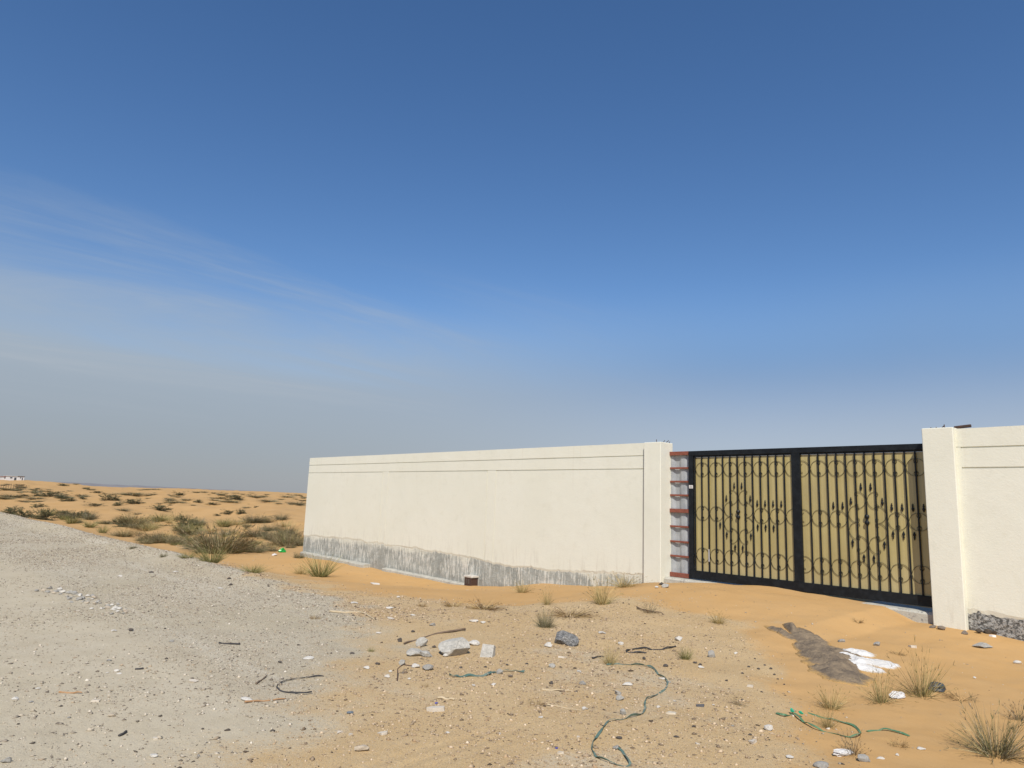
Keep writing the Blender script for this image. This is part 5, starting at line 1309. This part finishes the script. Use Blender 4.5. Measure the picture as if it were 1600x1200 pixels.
V, Fc = lathe([(.012, -.085), (.030, -.075), (.038, -.055), (.036, -.035), (.020, -.015), (.020, .015), (.036, .035), (.038, .055), (.030, .075), (.012, .085)], 10)
COLR = mesh('collar', V, Fc, K)
zt, zm, zb = GT-.095-.27, 1.455, GB+.125+.30
def pair_row(z, bays):
    for b in bays:
        if b % 2 == 0: scroll(b, z, 1)
        else: scroll(b, z, -1)
for z in (zt, zb):
    pair_row(z, list(range(0, 13)))
    for b in range(14, 27): scroll(b, z, 1 if b % 2 == 1 else -1)
def cluster(c, first, last, right_leaf):
    """diamond of scrolls round bar c, middle row out to bays first..last"""
    for dz, up in ((.31, True), (-.40, False)):
        scroll(c-1, zm+dz, -1); scroll(c, zm+dz, 1)
        for q in (-.5, .5): finial(c+q, zm+dz+(.15 if up else -.15), up)
    for dz in (.085, -.185):
        scroll(c-2, zm+dz, 1); scroll(c+1, zm+dz, -1)
    for q in (-1.6, 1.6): finial(c+q, zm+.085+.14, True); finial(c+q, zm-.185-.14, False)
    link('collar', COLR, gate, (bx(c)-gate.location.x, yb0+.022-gate.location.y, zm-gate.location.z))
    for b in list(range(first, c-2))+list(range(c+2, last)):
        even = (b % 2 == 0) != right_leaf
        scroll(b, zm-.005, 1 if even else -1)
cluster(6, 0, 13, False); cluster(21, 14, 27, True)
for k, up in ((8.5, 1), (9.5, 1), (10.5, 1), (11.5, 1), (8.5, 0), (9.5, 0), (10.5, 0), (3.5, 0), (23.5, 1), (24.5, 1), (25.5, 1), (26.5, 1), (23.5, 0), (24.5, 0), (25.5, 0), (17.5, 1), (18.5, 1)):
    finial(k, zm+(.145 if up else -.155), bool(up))
# small printed sticker on the stile, hinge plate, tape, spacers
st = box('sticker', GX0+.012, GX0+.104, yb0-.004, yb0-.0015, 1.92, 1.985, M['paper'], gate, 0)
for zz in (1.942, 1.956): 
    o = add('print_mark', boxv(GX0+.04, GX0+.078, yb0-.0052, yb0-.0042, zz, zz+.007), BF, M['grey'], None); o.parent = st; o.location = -np.array(gate.location)
box('tape', bx(2)-.012, bx(2)+.006, yb0+.005, yb0+.0078, .55, .78, M['paper'], gate, 0)
box('latch_plate', bx(27)-.02, bx(27)+.06, yb0+.003, yb0+.012, 2.05, 2.14, M['galv'], gate, .003)
for z in (zt, zm, zb):
    box('spacer', GX0+.10, bx(0)-.014, yb0+.018, yb0+.028, z-.006, z+.006, K, gate, 0)
# unfinished tail of the gate: red primed ribs over bare sheet
tx0 = -9.2; zr = [2.63, 2.335, 2.065, 1.795, 1.49, 1.18, .885, .605, .245]
for i, z in enumerate(zr):
    big = i in (0, 4, 8); h = .075 if big else .036
    if i == 8: h = .085
    box('rib', tx0, GX0-.001, 12.075 if big else 12.088, 12.118, z-h/2-.01, z+h/2-.01, M['red'], gate, .004)
nx = 60; V = []; Fc = []
for i in range(nx+1):
    x = tx0+(GX0-tx0)*i/nx; y = 12.135+.016*min(1, max(-1, 1.6*math.sin(x*2*math.pi/.30)))
    V += [(x, y, .215), (x, y, 2.64), (x, y+.003, 2.64), (x, y+.003, .215)]
for i in range(nx):
    for k in range(4):
        k2 = (k+1) % 4; Fc.append((i*4+k2, i*4+k, i*4+4+k, i*4+4+k2))
add('tail_sheet', V, Fc, M['galv'], gate)

# ------------------------------------------------------------------ dark block at the wall foot
bx0, by0 = BLOCK[0][0], 11.86
blk = tag(empty('rusty_block', (bx0, by0, -.6)), 'dark rusty block capped with white plaster poking out of the wall base', 'block')
bxw = .27
o = box('block', bx0-bxw/2, bx0+bxw/2, 11.66, 11.92, -.72, -.40, M['rust'], blk, .012)
o = box('plaster_cap', bx0-bxw/2-.02, bx0+bxw/2+.03, 11.65, 11.90, -.397, -.345, M['white'], blk, .015)
for q in (-.07, .02):
    box('slot', bx0+q, bx0+q+.05, 11.652, 11.664, -.55, -.43, M['dark'], blk, 0)

# ------------------------------------------------------------------ stones
def rock_mesh(seed, sub, mat, planes=9, rough=.05):
    r_ = np.random.default_rng(seed)
    bm = bmesh.new(); bmesh.ops.create_icosphere(bm, subdivisions=sub, radius=1.0)
    P = np.array([v.co[:] for v in bm.verts])
    for i in range(planes):
        nrm = r_.normal(size=3); nrm /= np.linalg.norm(nrm); d = r_.uniform(.45, .85)
        e = P@nrm-d; P = P-np.clip(e, 0, None)[:, None]*nrm
    P = P+r_.normal(0, rough, P.shape)*(.6 if sub > 2 else 1)
    P /= np.abs(P).max(axis=0)[None]
    for v, q in zip(bm.verts, P): v.co = Vector(q)*.5
    me = bpy.data.meshes.new('stone'); bm.to_mesh(me); bm.free(); me.materials.append(mat); return me
def slab_mesh(seed, mat, n=5):
    r_ = np.random.default_rng(seed); k = r_.integers(4, 6) if n == 5 else n
    a = np.sort((np.arange(k)+r_.uniform(-.25, .25, k))*2*math.pi/k+.4)
    V = []
    for z in (-.5, .5):
        for q in a: V.append((.5*math.cos(q)*r_.uniform(.85, 1.2), .5*math.sin(q)*r_.uniform(.85, 1.2), z*r_.uniform(.85, 1.1)))
    Fc = [tuple(range(k))[::-1], tuple(range(k, 2*k))]+[(i, (i+1) % k, k+(i+1) % k, k+i) for i in range(k)]
    me = mesh('flake', V, Fc, mat)
    bm = bmesh.new(); bm.from_mesh(me); bmesh.ops.bevel(bm, geom=list(bm.edges), offset=.03, segments=2, affect='EDGES', profile=.6); bm.to_mesh(me); bm.free(); return me
RM = {}
def stone_mesh(kind, i, big):
    flat = kind in ('shard', 'tilepale', 'tiledark', 'tilewhite', 'slab')
    key = (kind, i % (7 if not big else 99), big)
    if key not in RM:
        mat = M['concrete' if kind == 'slab' else kind]
        if flat: RM[key] = slab_mesh(100+len(RM), mat, 3 if kind == 'shard' and i % 3 == 0 else (4 if kind != 'shard' else 5))
        else: RM[key] = rock_mesh(200+len(RM)*3, 4 if big else 2, mat, 14 if big else 9, .012 if big else .04)
    return RM[key]
NAMEK = dict(shard='stone_flake', tilepale='tile_piece', tiledark='tile_piece', tilewhite='tile_piece', slab='concrete_slab', concrete='concrete_chunk', darkconcrete='concrete_chunk', darkclod='earth_clod')
for i, (x, y, s, hr, dr, k, l) in enumerate(STONES):
    big = s > .17
    me = stone_mesh(k, i, big); h = max(s*hr, .006)
    o = link(NAMEK.get(k, 'stone'), me, None, (x, y, H(x, y)+h*(.30 if k != 'slab' else .25)))
    o.scale = (s, max(s*dr, .01), h)
    o.rotation_euler = (rnd.uniform(-.15, .15), rnd.uniform(-.15, .15), _th+rnd.uniform(-.5, .5))
    if k == 'slab': o.rotation_euler = (math.radians(-28), math.radians(4), _th+.05)
    cat = 'concrete' if 'concrete' in NAMEK.get(k, '') else {'tile_piece': 'tile', 'earth_clod': 'clod', 'stone_flake': 'flake'}.get(NAMEK.get(k), 'stone')
    if l == 'RUBBLE': tag(o, 'small stone in the line of rubble across the grey track', 'stone', 'rubble line on the track')
    elif l.startswith('*'): tag(o, l[1:], cat, 'small loose stones')
    else: tag(o, l, cat)

# ------------------------------------------------------------------ plants
def blades_mesh(name, n, spread, lean, length, curve, thick, palette, seed, segs=4, heads=0, droop=0.0):
    """a clump of tapering three-sided stems, unit height"""
    r_ = np.random.default_rng(seed); V = []; Fc = []; C_ = []
    pal = np.array(palette)
    def stem(P, rad, col):
        b = len(V); T = P[-1]-P[0]; T /= np.linalg.norm(T)+1e-9
        A = np.cross(T, [.3, .5, .81]); A /= np.linalg.norm(A)+1e-9; B = np.cross(T, A)
        for i, p_ in enumerate(P):
            rr = rad*(1-.82*i/(len(P)-1))
            for k in range(3):
                a = 2.0944*k; V.append(p_+rr*(math.cos(a)*A+math.sin(a)*B)); C_.append(col)
        for i in range(len(P)-1):
            for k in range(3):
                k2 = (k+1) % 3; Fc.append((b+i*3+k, b+i*3+k2, b+i*3+3+k2, b+i*3+3+k))
    for q in range(n):
        a = r_.uniform(0, 6.283); d = spread*math.sqrt(r_.random())
        p = np.array([d*math.cos(a), d*math.sin(a), -.04]); a2 = a+r_.normal(0, .5)
        ln = length*r_.uniform(.45, 1.1); tl = lean[0]+(lean[1]-lean[0])*r_.random()**1.0
        col = pal[r_.integers(len(pal))]*r_.uniform(.8, 1.2)
        cv = curve*r_.uniform(.3, 1.3); P = [p.copy()]
        for s_ in range(segs):
            t_ = tl+cv*s_/segs
            p = p+ln/segs*np.array([math.sin(t_)*math.cos(a2), math.sin(t_)*math.sin(a2), math.cos(t_)]); 
            if p[2] < .01: p[2] = .01+.02*r_.random()
            a2 += r_.normal(0, .10); P.append(p.copy())
        stem(np.array(P), thick*r_.uniform(.7, 1.3), col)
        if r_.random() < heads:
            for _ in range(3):
                e = P[-1]; v_ = P[-1]-P[-2]; v_ = v_/np.linalg.norm(v_)*.10+r_.normal(0, .035, 3)
                stem(np.array([e, e+v_*.5, e+v_]), thick*.9, col*.8)
    me = mesh(name, V, Fc, M['blades'])
    at = me.attributes.new('tint', 'FLOAT_COLOR', 'POINT'); C_ = np.array(C_)
    at.data.foreach_set('color', np.c_[C_, np.ones(len(C_))].astype(np.float32).ravel()); return me
def shrub_mesh(name, palette, twig, seed, nl=900, dens=.5, ntw=90):
    """wind-shaped low shrub: forked twigs and small leaves through a lumpy dome, unit width and height"""
    r_ = np.random.default_rng(seed); V = []; Fc = []; C_ = []; pal = np.array(palette)
    lobes = [(r_.uniform(-.26, .26), r_.uniform(-.26, .26), r_.uniform(.22, .34), r_.uniform(.55, 1.0)) for _ in range(6)]
    tips = []
    for q in range(ntw):
        lx, ly, lr, lh = lobes[q % 6]; u = r_.normal(size=3); u /= np.linalg.norm(u); u[2] = abs(u[2])
        e = np.array([lx+u[0]*lr, ly+u[1]*lr, max(.03, u[2]*lh)])*r_.uniform(.75, 1.15); s0 = np.array([lx*.4+r_.normal(0, .05), ly*.4+r_.normal(0, .05), -.05])
        m_ = (s0+e)/2+np.array([0, 0, .08])+r_.normal(0, .03, 3)
        b = len(V); rad = .006; col = np.array(twig)*r_.uniform(.7, 1.3)
        for i, p_ in enumerate((s0, m_, e)):
            for k in range(3):
                a = 2.0944*k; V.append(p_+rad*(1-.4*i)*np.array([math.cos(a), math.sin(a), .3*math.cos(a)])); C_.append(col)
        for i in range(2):
            for k in range(3):
                k2 = (k+1) % 3; Fc.append((b+i*3+k, b+i*3+k2, b+i*3+3+k2, b+i*3+3+k))
        tips.append((m_, e))
    for q in range(nl):
        m_, e = tips[r_.integers(len(tips))]; t_ = r_.random()**.6
        p_ = m_+(e-m_)*t_*1.05+r_.normal(0, .022, 3); p_[2] = max(p_[2], .01)
        d_ = (e-m_); d_ = d_/np.linalg.norm(d_)+r_.normal(0, .55, 3); d_ /= np.linalg.norm(d_)
        s_ = np.cross(d_, r_.normal(size=3)); s_ /= np.linalg.norm(s_)+1e-9
        ln = r_.uniform(.03, .06); wd = ln*.26; nn = np.cross(d_, s_)*wd*.35
        col = pal[r_.integers(len(pal))]*r_.uniform(.75, 1.25); b = len(V)
        for v_ in (p_, p_+d_*ln*.5+s_*wd, p_+d_*ln, p_+d_*ln*.5-s_*wd, p_+d_*ln*.5+nn): V.append(v_); C_.append(col)
        Fc.extend([(b, b+1, b+4), (b+1, b+2, b+4), (b+2, b+3, b+4), (b+3, b, b+4), (b, b+3, b+2, b+1)])
    me = mesh(name, V, Fc, M['leaves'])
    at = me.attributes.new('tint', 'FLOAT_COLOR', 'POINT'); C_ = np.array(C_)
    at.data.foreach_set('color', np.c_[C_, np.ones(len(C_))].astype(np.float32).ravel()); return me
GREEN = [(.11, .125, .04), (.17, .175, .06), (.26, .235, .09), (.35, .285, .125)]
STRAW = [(.46, .34, .15), (.38, .27, .11), (.52, .41, .20), (.28, .21, .09), (.20, .19, .07)]
GREY = [(.24, .205, .14), (.18, .155, .10), (.30, .26, .17), (.14, .13, .075)]
RUDDY = [(.24, .15, .07), (.17, .105, .05), (.32, .21, .10), (.11, .075, .04)]
OLIVE = [(.155, .15, .06), (.115, .115, .045), (.20, .18, .085), (.085, .085, .04)]
DKGREEN = [(.10, .11, .05), (.13, .13, .06), (.085, .09, .045), (.17, .155, .08), (.19, .155, .09)]
BROWN = [(.25, .20, .11), (.18, .145, .08), (.32, .255, .145), (.135, .11, .066)]
PM = {}
def plant_mesh(kind, v):
    key = (kind, v)
    if key in PM: return PM[key]
    s = 500+len(PM)*5
    if kind == 'grass': me = blades_mesh('grass', 190, .20, (.05, .95), .95, .35, .007, GREEN, s)
    elif kind == 'dry': me = blades_mesh('straw', 170, .17, (.03, 1.15), .95, .35, .0065, STRAW, s, heads=.25)
    elif kind == 'tall': me = blades_mesh('straw', 150, .13, (.02, 1.5), 1.0, .25, .0060, STRAW+[(.22, .19, .075), (.16, .14, .06)], s, heads=.35)
    elif kind == 'grey': me = blades_mesh('dead_grass', 300, .24, (.1, 1.4), .9, .5, .0080, GREY+OLIVE[:2], s)
    elif kind == 'flat': me = blades_mesh('dead_stems', 150, .22, (.9, 1.5), .95, .3, .009, RUDDY+STRAW[:2], s, heads=.2)
    elif kind == 'twig': me = blades_mesh('twigs', 75, .16, (.05, 1.2), .9, .3, .0085, RUDDY+GREY, s, heads=.9)
    elif kind == 'bush': me = blades_mesh('bush_grass', 300, .24, (.03, 1.45), .95, .4, .0062, GREY+STRAW[1:4]+OLIVE, s, heads=.35)
    elif kind == 'green': me = shrub_mesh('shrub', DKGREEN, (.10, .08, .05), s, 2600)
    elif kind == 'brown': me = blades_mesh('shrub', 520, .40, (.05, 1.25), .62, .5, .0065, BROWN+OLIVE[:2]+[(.30, .25, .14)], s, heads=.25)
    PM[key] = me; return me
def shrubby(kind, far):
    return kind in ('green', 'brown')
for i, (x, y, w, h, k, l) in enumerate(PLANTS):
    dome = k in ('green', 'brown')
    far = math.hypot(x, y) > 22
    big_blade = k in ('grass', 'dry', 'grey') and far
    me = plant_mesh(k, i % 3)
    o = link({'green': 'shrub', 'brown': 'shrub', 'grey': 'grass_tuft', 'bush': 'grass_tuft', 'twig': 'dead_plant', 'flat': 'dead_grass'}.get(k, 'grass_tuft'), me, None, (x, y, H(x, y)-.01))
    if k == 'green': o.scale = (w*1.1, w*rnd.uniform(.8, 1.1), h*1.15)
    elif k == 'brown': o.scale = (w*.85, w*rnd.uniform(.65, .9), h*1.6)
    else:
        nat = dict(grass=1.35, dry=1.6, tall=1.9, grey=1.8, flat=2.1, twig=1.6, bush=1.9)[k]
        zs = dict(flat=.55).get(k, 1.0)
        o.scale = (w*1.1/nat, w*1.1/nat, h*1.08/(dict(flat=.45, tall=1.0, grey=.9).get(k, .95)))
    if math.hypot(x, y) > 60: o.scale = (o.scale.x*1.35, o.scale.y*1.35, o.scale.z*.9)
    o.rotation_euler = (0, 0, rnd.uniform(0, 6.28))
    cat = 'shrub' if dome else 'grass'
    if k == 'twig': cat = 'plant'
    g_ = None
    if l.startswith('*'): l, g_ = l[1:], 'low plants dotted over the dunes'
    tag(o, l, cat, g_)

# ------------------------------------------------------------------ sticks, straps, hoses, litter
def on_ground(pts, n, lift, wob=0.0, seed=0):
    P2 = resample(pts, n); x, y = P2[:, 0], P2[:, 1]
    z = height(x, y)+lift
    if wob: z = z+wob*(np.clip(vnoise(np.arange(n)*.22, np.zeros(n), seed)-.38, -.2, 1))
    return np.stack([x, y, z], 1)
def stick(name, pts, r, mat, label, cat, lift=None, n=18, wob=.012, taper=.5, sides=6, seed=1):
    P = on_ground(pts, n, r*.7 if lift is None else lift, wob, seed)
    r_ = np.random.default_rng(seed); rad = r*np.linspace(1, taper, n)*r_.uniform(.85, 1.15, n)
    V, Fc = tube(P, rad, sides); c = P.mean(0)
    o = link(name, mesh(name, np.array(V)-c, Fc, mat, True), None, c); tag(o, label, cat); return o
def ribbon(name, pts, w, mat, label, cat, n=110, thick=.003, wob=.018, seed=3, twist=1.3):
    P = on_ground(pts, n, .004, wob, seed)
    T = np.gradient(P, axis=0); T /= np.linalg.norm(T, axis=1)[:, None]
    up = np.array([0, 0, 1.]); S = np.cross(T, up); S /= np.linalg.norm(S, axis=1)[:, None]; Nn = np.cross(S, T)
    ang = twist*2*(fbm(np.arange(n)*.09, np.full(n, 2.5), seed, 2)*2)
    V = []; Fc = []
    for i in range(n):
        s_ = S[i]*math.cos(ang[i])+Nn[i]*math.sin(ang[i]); n_ = np.cross(T[i], s_)
        z_up = max(0, abs(math.sin(ang[i]))*w/2)
        for a, b in ((-.5, -.5), (.5, -.5), (.5, .5), (-.5, .5)): V.append(P[i]+s_*w*a+n_*thick*b+np.array([0, 0, z_up*.8]))
    for i in range(n-1):
        for k in range(4):
            k2 = (k+1) % 4; Fc.append((i*4+k, i*4+k2, i*4+4+k2, i*4+4+k))
    Fc += [(3, 2, 1, 0), tuple((n-1)*4+k for k in range(4))]
    c = P.mean(0); o = link(name, mesh(name, np.array(V)-c, Fc, mat), None, c); tag(o, label, cat); return o
ribbon('green_strap', STRAP_LONG, .018, M['strap'], 'long faded green strap snaking over the sand to the bottom edge', 'strap', 150)
ribbon('green_strap', STRAP_SHORT, .026, M['strap'], 'short green strap under a pale stone in the middle foreground', 'strap', 60, seed=9, twist=.8)
rope = ribbon('green_hose', ROPE_A, .016, M['rope'], 'knotted green strap looping round a straw tuft at the bottom right', 'strap', 90, seed=12, twist=.7, wob=.03)
kp = ROPE_A[2]; kz = H(*kp)+.03
ks = rock_mesh(901, 2, M['knot'], 8, .08)
o = link('knot', ks, rope, Vector((kp[0], kp[1], kz))-rope.location); o.scale = (.035, .035, .035)
o = link('knot', ks, rope, Vector((kp[0]+.07, kp[1]+.0, kz))-rope.location); o.scale = (.045, .025, .025)
ribbon('green_hose', ROPE_B, .017, M['rope'], 'short smooth green strap end lying above the brown flattened tuft', 'strap', 30, seed=15, twist=.4)
stick('stick', STICK_PALE, .014, M['wood_pale'], 'pale bleached stick lying on the gravel in front of the wall', 'stick', seed=2)
stick('branch', BRANCH, .010, M['wood'], 'dark crooked branch lying behind the concrete rubble', 'branch', seed=3, wob=.03, taper=1.2)
stick('rod', ROD_BLACK, .009, M['wood_black'], 'straight black rod lying on the grey track', 'rod', taper=.9, seed=4)
ribbon('rubber_strip', STRIP_BENT, .012, M['rubber'], 'thin black strip bent in a hook on the tan track', 'strip', 60, seed=21, twist=1.0)
stick('stick', STICK_BROWN, .008, M['wood_orange'], 'thin brown stick under the white sliver on the track', 'stick', seed=5)
stick('hose', HOSE_BLACK, .009, M['rubber'], 'black hose folded in a narrow loop on the sand', 'hose', n=50, seed=6, taper=.95, wob=.03)
stick('root', ROOT_DARK, .010, M['wood'], 'dark reddish root on the sand below the left gate pillar', 'root', seed=7, wob=.03)
stick('stick', STICK_CREAM_RIGHT, .007, M['wood_pale'], 'thin cream stick below the dark triangular chunk', 'stick', seed=8)
stick('stick', STICK_CREAM_LEFT, .009, M['wood_pale'], 'short thick cream stick left of the brown flattened tuft', 'stick', seed=9, taper=.9)
stick('twig', TWIG_DARK, .009, M['wood_black'], 'short dark twig at the left of the straw tuft on the strap', 'twig', seed=10)
stick('twig', TWIG_LONG, .005, M['wood_pale'], 'long hair thin pale twig running to a white stone', 'twig', seed=11)
stick('stick', STICK_LEAF, .009, M['wood'], 'short brown stub left of the bent black strip', 'stick', seed=12)
stick('rubber_strip', STRIP_TRACK, .009, M['wood_black'], 'small dark strip right of the white chips on the track', 'strip', seed=13, taper=.9)
stick('rubber_strip', STRIP_TRACK_LOW, .009, M['wood_black'], 'small dark strip lower down on the grey track', 'strip', seed=14, taper=.9)
stick('stick', STICK_ORANGE, .008, M['wood_orange'], 'orange brown sticks at the left of the track', 'stick', seed=15)
wx, wy = WIRE[1]; zz = H(wx, wy)
V, Fc = tube([(WIRE[0][0], WIRE[0][1], H(*WIRE[0])-.02), (wx-.01, wy, zz+.05), (wx, wy+.02, zz+.07), (WIRE[2][0], WIRE[2][1], H(*WIRE[2])+.06), (WIRE[2][0]+.05, WIRE[2][1]+.06, H(*WIRE[2])+.05)], .0045, 5)
tag(add('wire', V, Fc, M['rust'], off=(wx, wy, zz)), 'rusty bent wire sticking up left of the concrete rubble', 'wire')

def crumple(name, x, y, w, d, h, mat, label, cat, seed, sub=3, rough=.16, lift=.3):
    me = rock_mesh(seed, sub, mat, 5, rough); o = link(name, me, None, (x, y, H(x, y)+h*lift)); o.scale = (w, d, h)
    o.rotation_euler = (0, 0, _th+.3); tag(o, label, cat); return o
bagp = BAG_GREEN[0]
bag = crumple('plastic_bag', bagp[0], bagp[1], .33, .28, .24, M['bag'], 'bright green crumpled plastic bag in the sand by the wall end', 'bag', 71)
crumple('litter', *BAG_WHITE[0], .22, .16, .10, M['paper'], 'white scrap of litter left of the green bag', 'litter', 72)
crumple('litter', *SCRAP_WHITE[0], .16, .10, .07, M['paper'], 'crumpled white paper scrap between the two tall straw tufts', 'litter', 73)
crumple('litter', *SCRAP_TORN[0], .165, .07, .05, M['paper'], 'torn white scrap under the twiggy dead plant at the bottom', 'litter', 74)
crumple('plastic_scrap', *PLASTIC_BLACK[0], .20, .12, .10, M['plastic'], 'dark plastic scrap tucked against the tallest straw tuft', 'plastic', 75, 2, .1)
crumple('plastic_bit', *BITS[0], .03, .02, .014, M['blue'], 'tiny blue plastic bit above the long white flat piece', 'plastic', 76, 2, .1)
crumple('plastic_bit', *BITS[1], .03, .014, .012, M['blue'], 'tiny blue plastic bit near the bottom centre', 'plastic', 77, 2, .1)

# a low mound coloured as a leftover shadow smear, and a splash of white powder, both with uneven rims
def spill(name, blobs, hgt, mat, label, cat, cell=.022, seed=1, thr=.30, rough=.35, grain=4.0):
    B = np.array([(b[0], b[1]) for b in blobs]); mrg = .7
    xs_ = np.arange(B[:, 0].min()-mrg, B[:, 0].max()+mrg, cell); ys_ = np.arange(B[:, 1].min()-mrg, B[:, 1].max()+mrg, cell)
    X, Y = np.meshgrid(xs_, ys_, indexing='ij'); fld = np.zeros_like(X)
    for (bx_, by_, ra, rb, an) in blobs:
        c_, s_ = math.cos(an), math.sin(an); u = (X-bx_)*c_+(Y-by_)*s_; v = -(X-bx_)*s_+(Y-by_)*c_
        fld = np.maximum(fld, np.exp(-(u/ra)**2-(v/rb)**2))
    fld = fld*(1+rough*2*fbm(X*grain, Y*grain, seed, 5))
    h = np.clip((fld-thr)/(1-thr), 0, 1.2)
    Z = height(X.ravel(), Y.ravel()).reshape(X.shape)+hgt*h*(1+.8*fbm(X*8, Y*8, seed+3, 3))+np.minimum(h*3, 1)*hgt*.55*fbm(X*26, Y*26, seed+5, 3)+np.where(h > 0, .004, -.03)
    nx, ny = X.shape; V = np.stack([X, Y, Z], -1).reshape(-1, 3); use = h > 0
    cellu = use[:-1, :-1] | use[1:, :-1] | use[1:, 1:] | use[:-1, 1:]
    ii, jj = np.nonzero(cellu); Fc = [(i*ny+j, (i+1)*ny+j, (i+1)*ny+j+1, i*ny+j+1) for i, j in zip(ii, jj)]
    used = np.unique(np.array(Fc)); remap = -np.ones(len(V), int); remap[used] = np.arange(len(used))
    Fc = [tuple(int(remap[q]) for q in f_) for f_ in Fc]; c = V[used].mean(0)
    o = link(name, mesh(name, V[used]-c, Fc, mat, True), None, c); tag(o, label, cat)
    at = o.data.attributes.new('thick', 'FLOAT', 'POINT'); at.data.foreach_set('value', h.ravel()[used].astype(np.float32)); return o
hp = SHADOW_SMEAR
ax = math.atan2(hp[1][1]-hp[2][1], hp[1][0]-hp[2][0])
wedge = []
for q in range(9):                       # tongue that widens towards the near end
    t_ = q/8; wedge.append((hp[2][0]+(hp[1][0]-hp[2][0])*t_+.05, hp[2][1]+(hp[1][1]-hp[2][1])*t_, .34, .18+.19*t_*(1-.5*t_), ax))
spill('shadow_mound', wedge+[(hp[0][0]+.10, hp[0][1]+.12, .36, .24, ax+.15), (hp[3][0]+.12, hp[3][1]+.01, .34, .09, ax+.35), (hp[4][0]+.14, hp[4][1]-.05, .34, .07, ax+.1)],
      .055, M['heap'], 'low mound painted as a dark shadow smear on the sand in front of the gate', 'heap', seed=111, cell=.014, rough=.5, grain=5.0, thr=.32)  # 'heap' is only the mound that paints the shadow smear
spill('powder_patch', [(q[0], q[1], .21, .19, .3) for q in POWDER],
      .035, M['powder'], 'patch of spilled white powder beside the dark shadow smear', 'powder', seed=117, rough=.35, cell=.014, grain=12.0, thr=.34)

# ------------------------------------------------------------------ far things on the left skyline
def shed(x, y, w, d, h, roof, label):
    z = H(x, y)
    t = tag(empty('shed', (x, y, z)), label, 'building', 'sheds on the horizon')
    box('wall', x-d/2, x+d/2, y-w/2, y+w/2, z-.6, z+h, M['bld'], t, 0)
    box('roof', x-d/2-.2, x+d/2+.2, y-w/2-.2, y+w/2+.2, z+h+.002, z+h+.12, roof, t, 0)
    box('window', x+d/2+.001, x+d/2+.06, y-w*.2, y-w*.05, z+h*.45, z+h*.75, M['glass'], t, 0)
    box('door', x+d/2+.001, x+d/2+.06, y+w*.1, y+w*.25, z-.1, z+h*.7, M['glass'], t, 0)
for q in SHEDS: shed(*q[:5], M[q[5]], q[6])
ORD = ['first', 'second', 'third', 'fourth', 'fifth', 'sixth', 'seventh', 'eighth', 'ninth', 'tenth', 'eleventh']
for i, (x, y, hh) in enumerate(POSTS):
    z = H(x, y); V, Fc = tube([(x, y, z-.3), (x+.02, y, z+hh*.5), (x, y+.03, z+hh)], .045, 6)
    tag(add('fence_post', V, Fc, M['wood'], off=(x, y, z)), ORD[i]+' thin post from the left in the distant dune fence', 'post', 'distant fence posts')
